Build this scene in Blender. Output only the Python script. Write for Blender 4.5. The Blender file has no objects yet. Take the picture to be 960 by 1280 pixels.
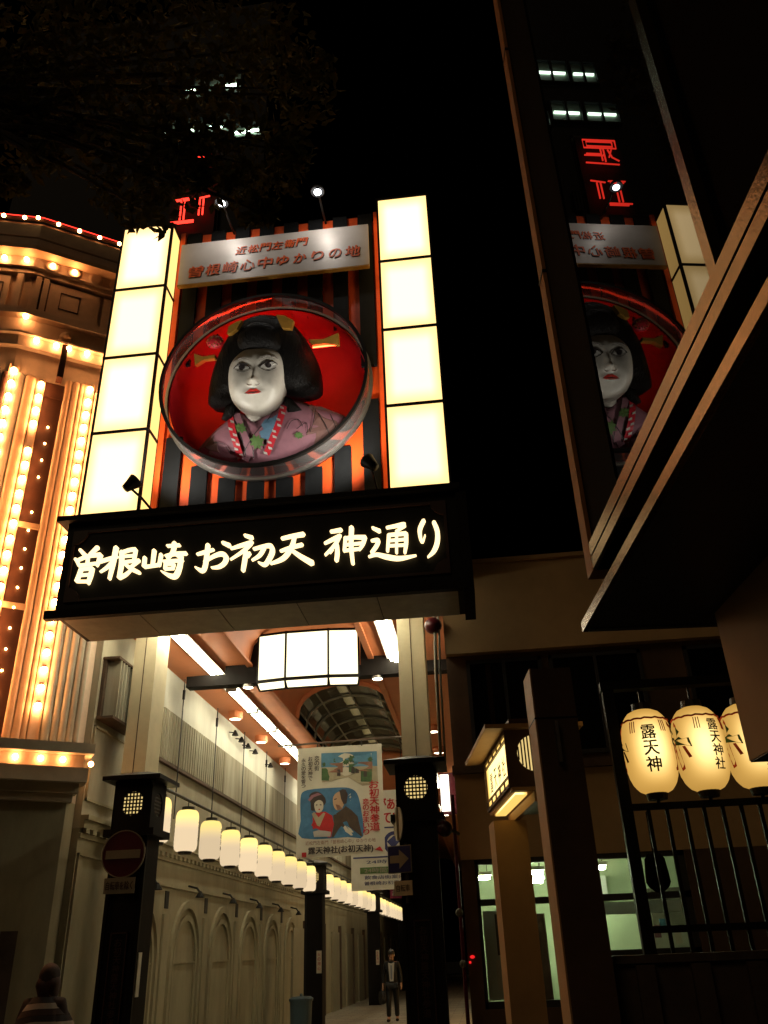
import bpy, math, random
from mathutils import Vector, Matrix
random.seed(7)
S = bpy.context.scene
COL = S.collection
PI = math.pi

# ------------------------------------------------------------------ camera
F = 1030.82                      # focal length in pixels of the 960x1280 frame
H = 1.62                         # eye height
RM = ((0.99311, 0.08314, 0.08320), (0.11242, -0.46510, -0.87808), (-0.03430, 0.88134, -0.47125))
cam = bpy.data.cameras.new('camera'); co = bpy.data.objects.new('camera', cam); COL.objects.link(co)
cam.sensor_fit = 'AUTO'; cam.sensor_width = 36.0; cam.lens = F / 1280 * 36.0
cam.clip_start = 0.05; cam.clip_end = 600
rm = Matrix(RM).to_quaternion().to_matrix()
co.matrix_world = Matrix.Translation((0, 0, H)) @ rm.to_4x4()
S.camera = co
# ------------------------------------------------------------------ night sky
W = bpy.data.worlds.new('World'); S.world = W; W.use_nodes = True
wn = W.node_tree.nodes; wl = W.node_tree.links
sky = wn.new('ShaderNodeTexSky'); sky.sky_type = 'NISHITA'; sky.sun_disc = False
sky.sun_elevation = math.radians(-7.5); sky.sun_rotation = math.radians(200); sky.altitude = 20
wl.new(sky.outputs[0], wn['Background'].inputs[0]); wn['Background'].inputs[1].default_value = 0.05
# faint glow of the city behind the viewer
sun = bpy.data.lights.new('city_glow', 'SUN'); sun.energy = 0.12; sun.angle = math.radians(25); sun.color = (1, .72, .42)
so = bpy.data.objects.new('city_glow', sun); COL.objects.link(so)
so.rotation_euler = (math.radians(52), 0, math.radians(-28))
S.view_settings.view_transform = 'Standard'; S.view_settings.look = 'None'
S.view_settings.exposure = 0.0; S.view_settings.gamma = 1.0
S.cycles.use_light_tree = True; S.cycles.max_bounces = 7; S.cycles.transparent_max_bounces = 12
S.cycles.sample_clamp_indirect = 4.0
S.cycles.use_denoising = True

def ray(px, py):
    return rm @ Vector((px - 480, 640 - py, -F))
def P(px, py, Y):
    d = ray(px, py); return Vector((0, 0, H)) + d * (Y / d.y)
def PX(px, py, X):
    d = ray(px, py); return Vector((0, 0, H)) + d * (X / d.x)

# ------------------------------------------------------------------ materials
M = {}
def mat(name, col, rough=.6, var=.25, scale=6.0, metal=0.0, bump=0.15, col2=None, streak=0.0, spec=.4, coat=0):
    m = bpy.data.materials.new(name); m.use_nodes = True; nt = m.node_tree; nd = nt.nodes; lk = nt.links
    b = nd['Principled BSDF']
    b.inputs['Roughness'].default_value = rough; b.inputs['Metallic'].default_value = metal
    b.inputs['Specular IOR Level'].default_value = spec; b.inputs['Coat Weight'].default_value = coat
    tc = nd.new('ShaderNodeTexCoord'); geo = nd.new('ShaderNodeNewGeometry')
    n1 = nd.new('ShaderNodeTexNoise'); n1.inputs['Scale'].default_value = scale; n1.inputs['Detail'].default_value = 6; n1.inputs['Roughness'].default_value = .65
    if streak:
        mp = nd.new('ShaderNodeMapping'); mp.inputs['Scale'].default_value = (1, 1, streak); lk.new(geo.outputs['Position'], mp.inputs[0]); lk.new(mp.outputs[0], n1.inputs['Vector'])
    else:
        lk.new(geo.outputs['Position'], n1.inputs['Vector'])
    cr = nd.new('ShaderNodeValToRGB'); cr.color_ramp.elements[0].position = .3; cr.color_ramp.elements[1].position = .72
    c2 = col2 or tuple(c * (1 - var) for c in col)
    cr.color_ramp.elements[0].color = (*c2, 1); cr.color_ramp.elements[1].color = (*col, 1)
    lk.new(n1.outputs[0], cr.inputs[0]); lk.new(cr.outputs[0], b.inputs['Base Color'])
    if bump:
        n2 = nd.new('ShaderNodeTexNoise'); n2.inputs['Scale'].default_value = scale * 7; n2.inputs['Detail'].default_value = 4
        lk.new(geo.outputs['Position'], n2.inputs['Vector'])
        bp = nd.new('ShaderNodeBump'); bp.inputs['Strength'].default_value = bump; bp.inputs['Distance'].default_value = .01
        lk.new(n2.outputs[0], bp.inputs['Height']); lk.new(bp.outputs[0], b.inputs['Normal'])
    M[name] = m; return m
def emit(name, col, st, edge=None, axis=None, soft=.2, rand=0):
    """lamp material; edge = (colour, strength) reached towards the rim of the lit panel (generated coords)"""
    m = bpy.data.materials.new(name); m.use_nodes = True; nt = m.node_tree; nd = nt.nodes; lk = nt.links
    nd.remove(nd['Principled BSDF']); e = nd.new('ShaderNodeEmission'); out = nd['Material Output']
    lk.new(e.outputs[0], out.inputs[0]); e.inputs[0].default_value = (*col, 1); e.inputs[1].default_value = st
    if edge:
        tc = nd.new('ShaderNodeTexCoord'); sp = nd.new('ShaderNodeSeparateXYZ'); lk.new(tc.outputs['Generated'], sp.inputs[0])
        def edgef(i):
            a = nd.new('ShaderNodeMath'); a.operation = 'PINGPONG'; a.inputs[1].default_value = .5; lk.new(sp.outputs[i], a.inputs[0])
            b = nd.new('ShaderNodeMapRange'); b.interpolation_type = 'SMOOTHSTEP'; b.inputs['From Min'].default_value = -.02; b.inputs['From Max'].default_value = soft
            lk.new(a.outputs[0], b.inputs[0]); return b
        if axis == 'z':
            b = nd.new('ShaderNodeMapRange'); b.interpolation_type = 'SMOOTHSTEP'; b.inputs['From Min'].default_value = .95; b.inputs['From Max'].default_value = .45; lk.new(sp.outputs[2], b.inputs[0]); f = b
            src = f.outputs[0]
        else:
            x = edgef(0); z = edgef(2); mu = nd.new('ShaderNodeMath'); mu.operation = 'MULTIPLY'; lk.new(x.outputs[0], mu.inputs[0]); lk.new(z.outputs[0], mu.inputs[1]); src = mu.outputs[0]
        mx = nd.new('ShaderNodeMix'); mx.data_type = 'RGBA'; lk.new(src, mx.inputs[0])
        mx.inputs[6].default_value = (*edge[0], 1); mx.inputs[7].default_value = (*col, 1); lk.new(mx.outputs[2], e.inputs[0])
        ms = nd.new('ShaderNodeMix'); lk.new(src, ms.inputs[0]); ms.inputs[2].default_value = edge[1]; ms.inputs[3].default_value = st; lk.new(ms.outputs[0], e.inputs[1])
        if rand:
            oi = nd.new('ShaderNodeObjectInfo'); mr = nd.new('ShaderNodeMapRange'); mr.inputs['To Min'].default_value = 1 - rand; mr.inputs['To Max'].default_value = 1 + rand; lk.new(oi.outputs['Random'], mr.inputs[0])
            mm = nd.new('ShaderNodeMath'); mm.operation = 'MULTIPLY'; lk.new(ms.outputs[0], mm.inputs[0]); lk.new(mr.outputs[0], mm.inputs[1]); lk.new(mm.outputs[0], e.inputs[1])
    M[name] = m; return m
def glassy(name, tint, alpha, rough=.05, gl=.25):
    m = bpy.data.materials.new(name); m.use_nodes = True; nt = m.node_tree; nd = nt.nodes; lk = nt.links
    nd.remove(nd['Principled BSDF']); tr = nd.new('ShaderNodeBsdfTransparent'); tr.inputs[0].default_value = (*[min(1, .6 + .4 * c) for c in tint], 1)
    df = nd.new('ShaderNodeBsdfDiffuse'); df.inputs[0].default_value = (*tint, 1); g = nd.new('ShaderNodeBsdfGlossy'); g.inputs[1].default_value = rough; g.inputs[0].default_value = (.9, .9, .9, 1)
    m1 = nd.new('ShaderNodeMixShader'); m1.inputs[0].default_value = alpha; lk.new(tr.outputs[0], m1.inputs[1]); lk.new(df.outputs[0], m1.inputs[2])
    fr = nd.new('ShaderNodeFresnel'); fr.inputs[0].default_value = 1.45; mm = nd.new('ShaderNodeMath'); mm.operation = 'MULTIPLY_ADD'; mm.inputs[1].default_value = .4; mm.inputs[2].default_value = gl * .1; lk.new(fr.outputs[0], mm.inputs[0])
    m2 = nd.new('ShaderNodeMixShader'); lk.new(mm.outputs[0], m2.inputs[0]); lk.new(m1.outputs[0], m2.inputs[1]); lk.new(g.outputs[0], m2.inputs[2])
    lk.new(m2.outputs[0], nd['Material Output'].inputs[0]); M[name] = m; return m

mat('asphalt', (.05, .048, .046), .85, .4, 9)
mat('matte_black', (.008, .007, .006), .95, .4, 8, bump=.05, spec=.02)
mat('black_paint', (.010, .009, .008), .5, .4, 8, bump=.05, spec=.15)
mat('black_wood', (.012, .009, .008), .6, .5, 5, streak=.15, spec=.12)
mat('frame_brown', (.05, .018, .010), .5, .3, 6)
mat('cream_paint', (.62, .55, .36), .6, .22, 2.2)
mat('dim_olive_wall', (.39, .345, .22), .75, .45, 1.6, streak=.35, bump=.2)  # darker than the upper wall; its dimmer light is put into the colour
mat('cream_wall', (.44, .40, .29), .75, .45, 1.6, streak=.35, bump=.2)
mat('white_wall', (.66, .65, .56), .8, .25, 1.5, streak=.3)
mat('stained_panel', (.46, .44, .34), .85, .5, 2.6, col2=(.17, .14, .09), streak=.10, bump=.3)
mat('rust', (.10, .06, .035), .8, .5, 7)
mat('orange_board', (.80, .088, .010), .55, .3, 3)
mat('slate_slat', (.0075, .008, .0085), .7, .35, 5, spec=.12)
mat('silver_board', (.52, .47, .43), .45, .15, 3, metal=.15, bump=.05)
mat('letter_red', (.78, .12, .025), .5, .3, 9)
mat('letter_dark', (.04, .014, .01), .6, .2, 9)
mat('bowl_red', (.20, .003, .007), .45, .2, 4)
mat('doll_face', (.50, .47, .41), .45, .25, 4, bump=.08)
m = mat('doll_hair', (.0065, .0055, .005), .55, .7, 34, bump=.3, spec=.2, streak=.10)
_nd = m.node_tree.nodes; _bp = [q for q in _nd if q.type == 'BUMP'][0]; _n1 = [q for q in _nd if q.type == 'TEX_NOISE'][0]
m.node_tree.links.new(_n1.outputs[0], _bp.inputs['Height']); _bp.inputs['Strength'].default_value = .9; _bp.inputs['Distance'].default_value = .03
mat('doll_pink', (.29, .13, .165), .65, .25, 5)
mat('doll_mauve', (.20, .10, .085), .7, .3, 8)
mat('doll_red', (.55, .02, .035), .5, .2, 6)
mat('doll_lip', (.52, .03, .02), .4, .1, 6)
mat('doll_green', (.10, .19, .05), .6, .3, 9)
mat('doll_blue', (.12, .24, .36), .6, .3, 9)
mat('doll_white', (.50, .48, .44), .5, .1, 6)
mat('doll_gold', (.40, .20, .03), .5, .35, 8, metal=.2)
mat('brow_grey', (.16, .14, .13), .6, .1, 6)
mat('doll_line', (.02, .015, .015), .5, .1, 6)
mat('theatre_cream', (.74, .55, .40), .65, .3, 2.5, bump=.15)
mat('theatre_tan', (.70, .44, .26), .5, .25, 3, bump=.1)
mat('theatre_dark', (.09, .030, .014), .5, .4, 4)
mat('theatre_grey', (.52, .44, .32), .65, .3, 2.5)
mat('salmon', (.72, .245, .10), .5, .18, 1.5, bump=.04)
mat('lamp_maroon', (.035, .003, .008), .35, .2, 5)
mat('red_paint', (.10, .006, .012), .4, .2, 4)
mat('sign_red', (.085, .003, .012), .4, .2, 5)
mat('sign_white', (.28, .25, .18), .45, .2, 6)
mat('sign_blue', (.022, .026, .13), .4, .2, 5)
mat('steel', (.35, .33, .30), .35, .25, 9, metal=.9, bump=.08, streak=.2)
mat('bronze', (.15, .088, .036), .24, .35, 12, metal=.85, bump=.1, streak=.3)
mat('brown_metal', (.42, .19, .06), .6, .35, 9, spec=.1)
mat('dark_metal', (.03, .028, .027), .5, .4, 9)
mat('pipe', (.33, .32, .26), .5, .3, 5)
mat('beige_wall', (.52, .34, .16), .8, .25, 1.3)
mat('brown_wall', (.12, .068, .035), .75, .4, 2.0)
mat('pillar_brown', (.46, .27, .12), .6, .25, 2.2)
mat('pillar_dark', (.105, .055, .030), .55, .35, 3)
mat('stone_dark', (.085, .055, .040), .8, .45, 5, bump=.35)
mat('room_wall', (.52, .60, .40), .8, .15, 1.2)
mat('room_white', (.66, .70, .62), .7, .15, 2)
mat('room_dark', (.10, .09, .06), .7, .3, 2)
mat('paper', (.70, .66, .55), .8, .12, 8)
mat('cloth', (.70, .66, .53), .85, .14, 3, bump=.1)
mat('ink', (.05, .035, .03), .7, .1, 8)
mat('print_blue', (.07, .20, .36), .8, .4, 6)
mat('print_sky', (.12, .30, .45), .8, .45, 5)
mat('print_green', (.08, .16, .06), .8, .6, 9)
mat('print_sand', (.48, .42, .28), .8, .3, 6)
mat('print_rust', (.35, .17, .11), .8, .5, 9)
mat('print_red', (.52, .03, .03), .8, .25, 8)
mat('print_brown', (.085, .055, .035), .8, .4, 8)
mat('print_skin', (.55, .36, .22), .8, .15, 8)
mat('print_face', (.66, .60, .48), .8, .1, 8)
mat('skin', (.45, .25, .16), .5, .12, 12)
mat('suit', (.006, .006, .007), .7, .3, 12)
mat('shirt', (.55, .56, .55), .7, .1, 12)
mat('tie', (.22, .25, .33), .6, .1, 12)
mat('hair', (.012, .010, .010), .45, .3, 30)
mat('coat', (.05, .028, .024), .85, .4, 12)
mat('brown_hair', (.07, .022, .018), .6, .6, 40, streak=.1)
mat('scarf_dark', (.03, .025, .028), .9, .3, 20)
mat('scarf_pale', (.34, .30, .27), .9, .2, 20)
mat('bin_blue', (.06, .095, .115), .45, .2, 5)
mat('tower_wall', (.012, .012, .013), .7, .3, 1)
mat('office_wall', (.30, .36, .30), .7, .2, 1)
mat('bark', (.05, .035, .022), .9, .5, 12, bump=.5)
mat('shutter', (.30, .27, .18), .6, .25, 1.5)
mat('lattice', (.015, .010, .008), .5, .3, 8)
mat('magenta', (.17, .008, .04), .5, .2, 5)
mat('white_gloss', (.72, .72, .68), .35, .08, 4)
mat('lantern_black', (.02, .016, .013), .4, .3, 8)
mat('ribbon_red', (.60, .05, .02), .6, .2, 8)
mat('ribbon_green', (.02, .10, .035), .6, .2, 8)
# leaves
m = mat('leaf', (.075, .07, .02), .8, .5, 2.2, bump=0, col2=(.035, .042, .010), spec=.12)
nd = m.node_tree.nodes; lk = m.node_tree.links
_t = nd.new('ShaderNodeBsdfTranslucent'); _t.inputs[0].default_value = (.10, .085, .02, 1); _x = nd.new('ShaderNodeMixShader'); _x.inputs[0].default_value = .16
lk.new(nd['Principled BSDF'].outputs[0], _x.inputs[1]); lk.new(_t.outputs[0], _x.inputs[2]); lk.new(_x.outputs[0], nd['Material Output'].inputs[0])
# stripes of the alley pavement
m = mat('alley_tile', (.34, .30, .22), .45, .2, 3)
nt = m.node_tree; nd = nt.nodes; lk = nt.links
bt = nd.new('ShaderNodeTexBrick'); bt.inputs['Scale'].default_value = 1.0; bt.inputs['Brick Width'].default_value = .6; bt.inputs['Row Height'].default_value = .3; bt.inputs['Mortar Size'].default_value = .012
bt.inputs['Color1'].default_value = (.36, .32, .24, 1); bt.inputs['Color2'].default_value = (.22, .19, .14, 1); bt.inputs['Mortar'].default_value = (.09, .08, .06, 1)
g = nd.new('ShaderNodeNewGeometry'); lk.new(g.outputs['Position'], bt.inputs['Vector']); lk.new(bt.outputs[0], nd['Principled BSDF'].inputs['Base Color'])
# dark reflecting window glass
m = bpy.data.materials.new('dark_glass'); m.use_nodes = True; b = m.node_tree.nodes['Principled BSDF']
b.inputs['Base Color'].default_value = (.004, .004, .004, 1); b.inputs['Roughness'].default_value = 0.0; b.inputs['IOR'].default_value = 1.27; b.inputs['Specular IOR Level'].default_value = .5
M['dark_glass'] = m
m = bpy.data.materials.new('skylight_glass'); m.use_nodes = True; b = m.node_tree.nodes['Principled BSDF']
b.inputs['Base Color'].default_value = (.10, .09, .07, 1); b.inputs['Roughness'].default_value = .12; b.inputs['IOR'].default_value = 1.5
M['skylight_glass'] = m
glassy('acrylic', (.50, .46, .44), .13, .08, .3)
glassy('window_pane', (.5, .55, .5), .03, .02, .1)
WARM = (1, .66, .27)
emit('box_light', (1, .71, .34), 2.9, edge=((1, .65, .24), 1.9), soft=.22, rand=.06)
emit('box_side', (1, .64, .24), 5.5, edge=((1, .60, .18), 1.7))
emit('letter_light', (1, .73, .36), 2.2)
emit('bulb_on', (1, .43, .15), 80)
emit('small_bulb', (1, .55, .18), 45)
emit('ledge_bulb', (1, .42, .14), 58)
emit('lantern_paper', (1, .76, .47), .82, edge=((1, .76, .23), 1.3), axis='z', rand=.16)
emit('shrine_lantern', (1, .76, .30), 2.0, edge=((1, .54, .11), .55), soft=.48, rand=.08)
emit('andon_paper', (1, .74, .28), 2.4, edge=((1, .62, .14), 1.1))
emit('lattice_glow', (1, .72, .26), .85)
emit('tube_on', (1, .93, .66), 40)
emit('tube_cool', (.86, 1.0, .64), 190)
emit('ceiling_lamp_panel', (1, .93, .70), 3.2, edge=((1, .88, .56), 1.9))
emit('downlight_on', (1, .93, .66), 9)
emit('spot_on', (.93, .96, 1), 22)
emit('neon_red', (1, .035, .02), 3.2)
emit('neon_hidden', (1, .04, .012), 26)
emit('office_tube', (.74, 1, .76), 11)
emit('shop_warm', (1, .52, .14), .75)
emit('shop_white', (1, .97, .80), 2.2)
emit('led_red', (1, .02, .02), .9)

# ------------------------------------------------------------------ mesh helpers
WL = {}                                            # world location of every object (things are unrotated)
class MB:
    def __init__(s, fr=None):
        s.v = []; s.f = []; s.fr = fr              # fr = (origin, right, up, out)
    def pt(s, p):
        if s.fr:
            o, r, u, n = s.fr; q = o + r * p[0] + u * p[1] + n * p[2]
        else: q = Vector(p)
        s.v.append(q); return len(s.v) - 1
    def box(s, a, b, bev=0):
        x0, y0, z0 = [min(a[i], b[i]) for i in range(3)]; x1, y1, z1 = [max(a[i], b[i]) for i in range(3)]
        i = [s.pt(p) for p in ((x0,y0,z0),(x1,y0,z0),(x1,y1,z0),(x0,y1,z0),(x0,y0,z1),(x1,y0,z1),(x1,y1,z1),(x0,y1,z1))]
        for q in ((0,3,2,1),(4,5,6,7),(0,1,5,4),(1,2,6,5),(2,3,7,6),(3,0,4,7)): s.f.append([i[k] for k in q])
        return s
    def prism(s, poly, w0, w1, ax=2):
        """poly in the two other axes, extruded along axis ax from w0 to w1"""
        def mk(p, w):
            if ax == 2: return (p[0], p[1], w)
            if ax == 1: return (p[0], w, p[1])
            return (w, p[0], p[1])
        n = len(poly); a = [s.pt(mk(p, w0)) for p in poly]; b = [s.pt(mk(p, w1)) for p in poly]
        s.f.append(a[::-1]); s.f.append(b)
        for k in range(n): s.f.append([a[k], a[(k+1) % n], b[(k+1) % n], b[k]])
        return s
    def tube(s, pts, r, n=8, cap=True):
        pts = [Vector(p) for p in pts]; rs = r if isinstance(r, (list, tuple)) else [r] * len(pts); rings = []
        ref = None
        for k, p in enumerate(pts):
            t = (pts[min(k+1, len(pts)-1)] - pts[max(k-1, 0)]).normalized()
            if ref is None: ref = Vector((0,0,1)) if abs(t.z) < .9 else Vector((1,0,0))
            a = t.cross(ref).normalized(); b = a.cross(t).normalized(); ref = b
            rings.append([s.pt(p + (a * math.cos(2*PI*j/n) + b * math.sin(2*PI*j/n)) * rs[k]) for j in range(n)])
        for A, B in zip(rings, rings[1:]):
            for j in range(n): s.f.append([A[j], A[(j+1) % n], B[(j+1) % n], B[j]])
        if cap: s.f.append(rings[0][::-1]); s.f.append(rings[-1])
        return s
    def lathe(s, prof, c, n=24, ax='z', a0=0, a1=2*PI):
        """prof = [(r, h)]; axis z or y through c"""
        full = abs(a1 - a0 - 2*PI) < 1e-6; m = n if full else n + 1; rings = []
        for r, h in prof:
            ring = []
            for j in range(m):
                a = a0 + (a1 - a0) * j / n
                if ax == 'z': q = (c[0] + r*math.cos(a), c[1] + r*math.sin(a), c[2] + h)
                elif ax == 'y': q = (c[0] + r*math.cos(a), c[1] + h, c[2] + r*math.sin(a))
                else: q = (c[0] + h, c[1] + r*math.cos(a), c[2] + r*math.sin(a))
                ring.append(s.pt(q))
            rings.append(ring)
        for A, B in zip(rings, rings[1:]):
            for j in range(n if full else n): s.f.append([A[j], A[(j+1) % m], B[(j+1) % m], B[j]])
        return s
    def ball(s, c, r, n=10, k=7, sc=(1,1,1)):
        prof = []
        rings = []
        for i in range(1, k):
            t = PI * i / k; rings.append([s.pt((c[0] + r*sc[0]*math.sin(t)*math.cos(2*PI*j/n), c[1] + r*sc[1]*math.sin(t)*math.sin(2*PI*j/n), c[2] + r*sc[2]*math.cos(t))) for j in range(n)])
        a = s.pt((c[0], c[1], c[2] + r*sc[2])); b = s.pt((c[0], c[1], c[2] - r*sc[2]))
        for A, B in zip(rings, rings[1:]):
            for j in range(n): s.f.append([A[j], B[j], B[(j+1) % n], A[(j+1) % n]])
        for j in range(n): s.f.append([a, rings[0][j], rings[0][(j+1) % n]]); s.f.append([b, rings[-1][(j+1) % n], rings[-1][j]])
        return s
    def poly(s, pts, w=0):
        s.f.append([s.pt((p[0], p[1], p[2] if len(p) > 2 else w)) for p in pts]); return s
    def raw(s, vs, fs):
        k = [s.pt(v) for v in vs]
        for f in fs: s.f.append([k[i] for i in f])
        return s
def pillow(mb, outline, c, w0, front, back=0, ex=2.2, rings=7, fn=None):
    """a rounded solid over a star-shaped outline (u,v) in the builder's frame"""
    n = len(outline); R = []
    for i in range(rings, 0, -1):
        t = i / rings; h = max(0, 1 - t ** ex) ** .5
        R.append([mb.pt((c[0] + (p[0]-c[0])*t, c[1] + (p[1]-c[1])*t, w0 + front*h + (fn(c[0] + (p[0]-c[0])*t, c[1] + (p[1]-c[1])*t) if fn and i < rings else 0))) for p in outline])
    k = mb.pt((c[0], c[1], w0 + front + (fn(*c) if fn else 0)))
    for A, B in zip(R, R[1:]):
        for j in range(n): mb.f.append([A[j], A[(j+1) % n], B[(j+1) % n], B[j]])
    for j in range(n): mb.f.append([R[-1][j], R[-1][(j+1) % n], k])
    b = [mb.pt((p[0], p[1], w0 - .02 - back)) for p in outline]
    for j in range(n): mb.f.append([b[j], b[(j+1) % n], R[0][(j+1) % n], R[0][j]])
    mb.f.append(b[::-1])
    return mb
def smooth_loop(pts, k=4):
    n = len(pts); out = []
    for i in range(n):
        p0, p1, p2, p3 = pts[i-1], pts[i], pts[(i+1) % n], pts[(i+2) % n]
        for j in range(k):
            t = j / k
            out.append(tuple(.5*((2*p1[a]) + (-p0[a]+p2[a])*t + (2*p0[a]-5*p1[a]+4*p2[a]-p3[a])*t*t + (-p0[a]+3*p1[a]-3*p2[a]+p3[a])*t**3) for a in (0, 1)))
    return out
def smooth_line(pts, k=5):
    if len(pts) < 3:
        a, b = pts[0], pts[-1]; return [tuple(a[i] + (b[i]-a[i]) * j / k for i in range(len(a))) for j in range(k + 1)]
    q = [pts[0]] + list(pts) + [pts[-1]]; out = []
    for i in range(1, len(q) - 2):
        p0, p1, p2, p3 = q[i-1:i+3]
        for j in range(k):
            t = j / k
            out.append(tuple(.5*((2*p1[a]) + (-p0[a]+p2[a])*t + (2*p0[a]-5*p1[a]+4*p2[a]-p3[a])*t*t + (-p0[a]+3*p1[a]-3*p2[a]+p3[a])*t**3) for a in range(len(p1))))
    out.append(tuple(pts[-1])); return out
def ribbon(mb, pts, w0, w1, k=5):
    """brush stroke: pts (u, v, width); raised from w0 to w1 with rounded ends"""
    L = smooth_line(pts, k); n = len(L); Lf = []; Rt = []
    for i, p in enumerate(L):
        a = L[max(i-1, 0)]; b = L[min(i+1, n-1)]; dx, dy = b[0]-a[0], b[1]-a[1]; d = math.hypot(dx, dy) or 1; nx, ny = -dy/d, dx/d; w = p[2] / 2
        Lf.append((p[0] + nx*w, p[1] + ny*w)); Rt.append((p[0] - nx*w, p[1] - ny*w))
    def cap(i, j, s_):
        p = L[i]; q = L[j]; d = math.hypot(p[0]-q[0], p[1]-q[1]) or 1; return (p[0] + (p[0]-q[0])/d*p[2]*.38, p[1] + (p[1]-q[1])/d*p[2]*.38)
    fa = [mb.pt((*p, w1)) for p in Lf]; fb = [mb.pt((*p, w1)) for p in Rt]; ba = [mb.pt((*p, w0)) for p in Lf]; bb = [mb.pt((*p, w0)) for p in Rt]
    for i in range(n - 1):
        mb.f.append([fb[i], fb[i+1], fa[i+1], fa[i]]); mb.f.append([fa[i], fa[i+1], ba[i+1], ba[i]]); mb.f.append([bb[i], bb[i+1], fb[i+1], fb[i]])
    for (i, j) in ((0, 1), (n-1, n-2)):
        c = cap(i, j, 0); c1 = mb.pt((*c, w1)); c0 = mb.pt((*c, w0))
        mb.f.append([fa[i], fb[i], c1]); mb.f.append([fa[i], c1, c0, ba[i]]); mb.f.append([fb[i], bb[i], c0, c1])

def obj(name, mb, material, parent=None, smooth=False, kind=None, label=None):
    vs = mb.v; lo = Vector((min(v.x for v in vs), min(v.y for v in vs), min(v.z for v in vs))); hi = Vector((max(v.x for v in vs), max(v.y for v in vs), max(v.z for v in vs)))
    c = (lo + hi) / 2
    if parent is None: c.z = lo.z
    me = bpy.data.meshes.new(name); me.from_pydata([v - c for v in vs], [], mb.f); me.update()
    if smooth: me.polygons.foreach_set('use_smooth', [True] * len(me.polygons))
    ms = material if isinstance(material, (list, tuple)) else [material]
    for q in ms: me.materials.append(M[q])
    o = bpy.data.objects.new(name, me); COL.objects.link(o)
    if parent is not None: o.parent = parent; o.location = c - WL[parent]
    else: o.location = c
    WL[o] = c
    if kind: o['kind'] = kind
    if label and parent is not None: o['label'] = label
    return o
def recalc(o):
    import bmesh
    b = bmesh.new(); b.from_mesh(o.data); bmesh.ops.recalc_face_normals(b, faces=b.faces); b.to_mesh(o.data); b.free(); return o
def thing(name, loc, label, cat, group=None):
    o = bpy.data.objects.new(name, None); COL.objects.link(o); o.location = loc; o.empty_display_size = .2
    WL[o] = Vector(loc); o['label'] = label; o['category'] = cat
    if group: o['group'] = group
    return o
def tag(o, label, cat, group=None):
    o['label'] = label; o['category'] = cat
    if group: o['group'] = group
    return o
def struct(o): o['kind'] = 'structure'; return o
def copy_tree(o, parent=None):
    c = o.copy(); COL.objects.link(c); WL[c] = WL[o]
    if parent is not None: c.parent = parent
    for ch in list(o.children): copy_tree(ch, c)
    return c
def share(o, loc, parent=None):
    """another object with the same mesh at world location loc"""
    c = o.copy(); COL.objects.link(c)
    if parent is not None: c.parent = parent; c.location = Vector(loc) - WL[parent]
    else: c.location = loc
    WL[c] = Vector(loc); return c
V = Vector
XF = (V((0,0,0)), V((1,0,0)), V((0,0,1)), V((0,-1,0)))         # frame facing the viewer
def frame(o, r=(1,0,0), u=(0,0,1)):
    r = V(r).normalized(); u = V(u).normalized(); return (V(o), r, u, r.cross(u))
TC = {}
def glyphs(txt, bold=0.0):
    key = (txt, bold)
    if key in TC: return TC[key]
    cu = bpy.data.curves.new('text', 'FONT'); cu.body = txt; cu.size = 1.0; cu.offset = bold; cu.resolution_u = 3; cu.fill_mode = 'FRONT'
    o = bpy.data.objects.new('text', cu); COL.objects.link(o)
    dg = bpy.context.evaluated_depsgraph_get(); me = o.evaluated_get(dg).to_mesh()
    vs = [tuple(v.co) for v in me.vertices]; fs = [list(p.vertices) for p in me.polygons]
    o.evaluated_get(dg).to_mesh_clear(); bpy.data.objects.remove(o); bpy.data.curves.remove(cu)
    if vs:
        x0 = min(v[0] for v in vs); x1 = max(v[0] for v in vs); y0 = min(v[1] for v in vs); y1 = max(v[1] for v in vs)
    else: x0 = y0 = 0; x1 = y1 = 1
    TC[key] = (vs, fs, x0, x1, y0, y1); return TC[key]
def text(mb, txt, u0, v0, u1, v1, w, bold=.02, shear=0, fn=None):
    """letters stretched over the box u0..u1, v0..v1 at height w; bold strokes from shifted layers 0.3 mm apart"""
    vs, fs, x0, x1, y0, y1 = glyphs(txt, 0.0)
    e = bold * (v1 - v0); lay = [(0, 0)] if bold < .008 else [(e, e*.6), (-e, e*.6), (e, -e*.6), (-e, -e*.6)]
    for q, (ox, oy) in enumerate(lay):
        out = []
        for x, y, z in vs:
            a = (x - x0) / max(x1 - x0, 1e-5); b = (y - y0) / max(y1 - y0, 1e-5)
            p = (u0 + (u1 - u0) * a + shear * (b - .5) + ox, v0 + (v1 - v0) * b + oy, w + q*.0003)
            out.append(fn(p) if fn else p)
        mb.raw(out, fs)
def vtext(mb, txt, uc, vtop, vbot, size, w, bold=.02, fn=None):
    n = len(txt); st = (vtop - vbot) / n
    for i, ch in enumerate(txt):
        vc = vtop - st * (i + .5); text(mb, ch, uc - size/2, vc - min(size, st*.92)/2, uc + size/2, vc + min(size, st*.92)/2, w, bold, fn=fn)

# ================================================================== ground
struct(obj('ground', MB().raw([(-150,-150,0),(150,-150,0),(150,150,0),(-150,150,0)], [[0,1,2,3]]), 'asphalt'))
struct(obj('alley_pavement', MB().raw([(-5.2,9.6,.004),(-.28,9.6,.004),(-.28,70,.004),(-5.2,70,.004)], [[0,1,2,3]]), 'alley_tile'))

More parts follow.
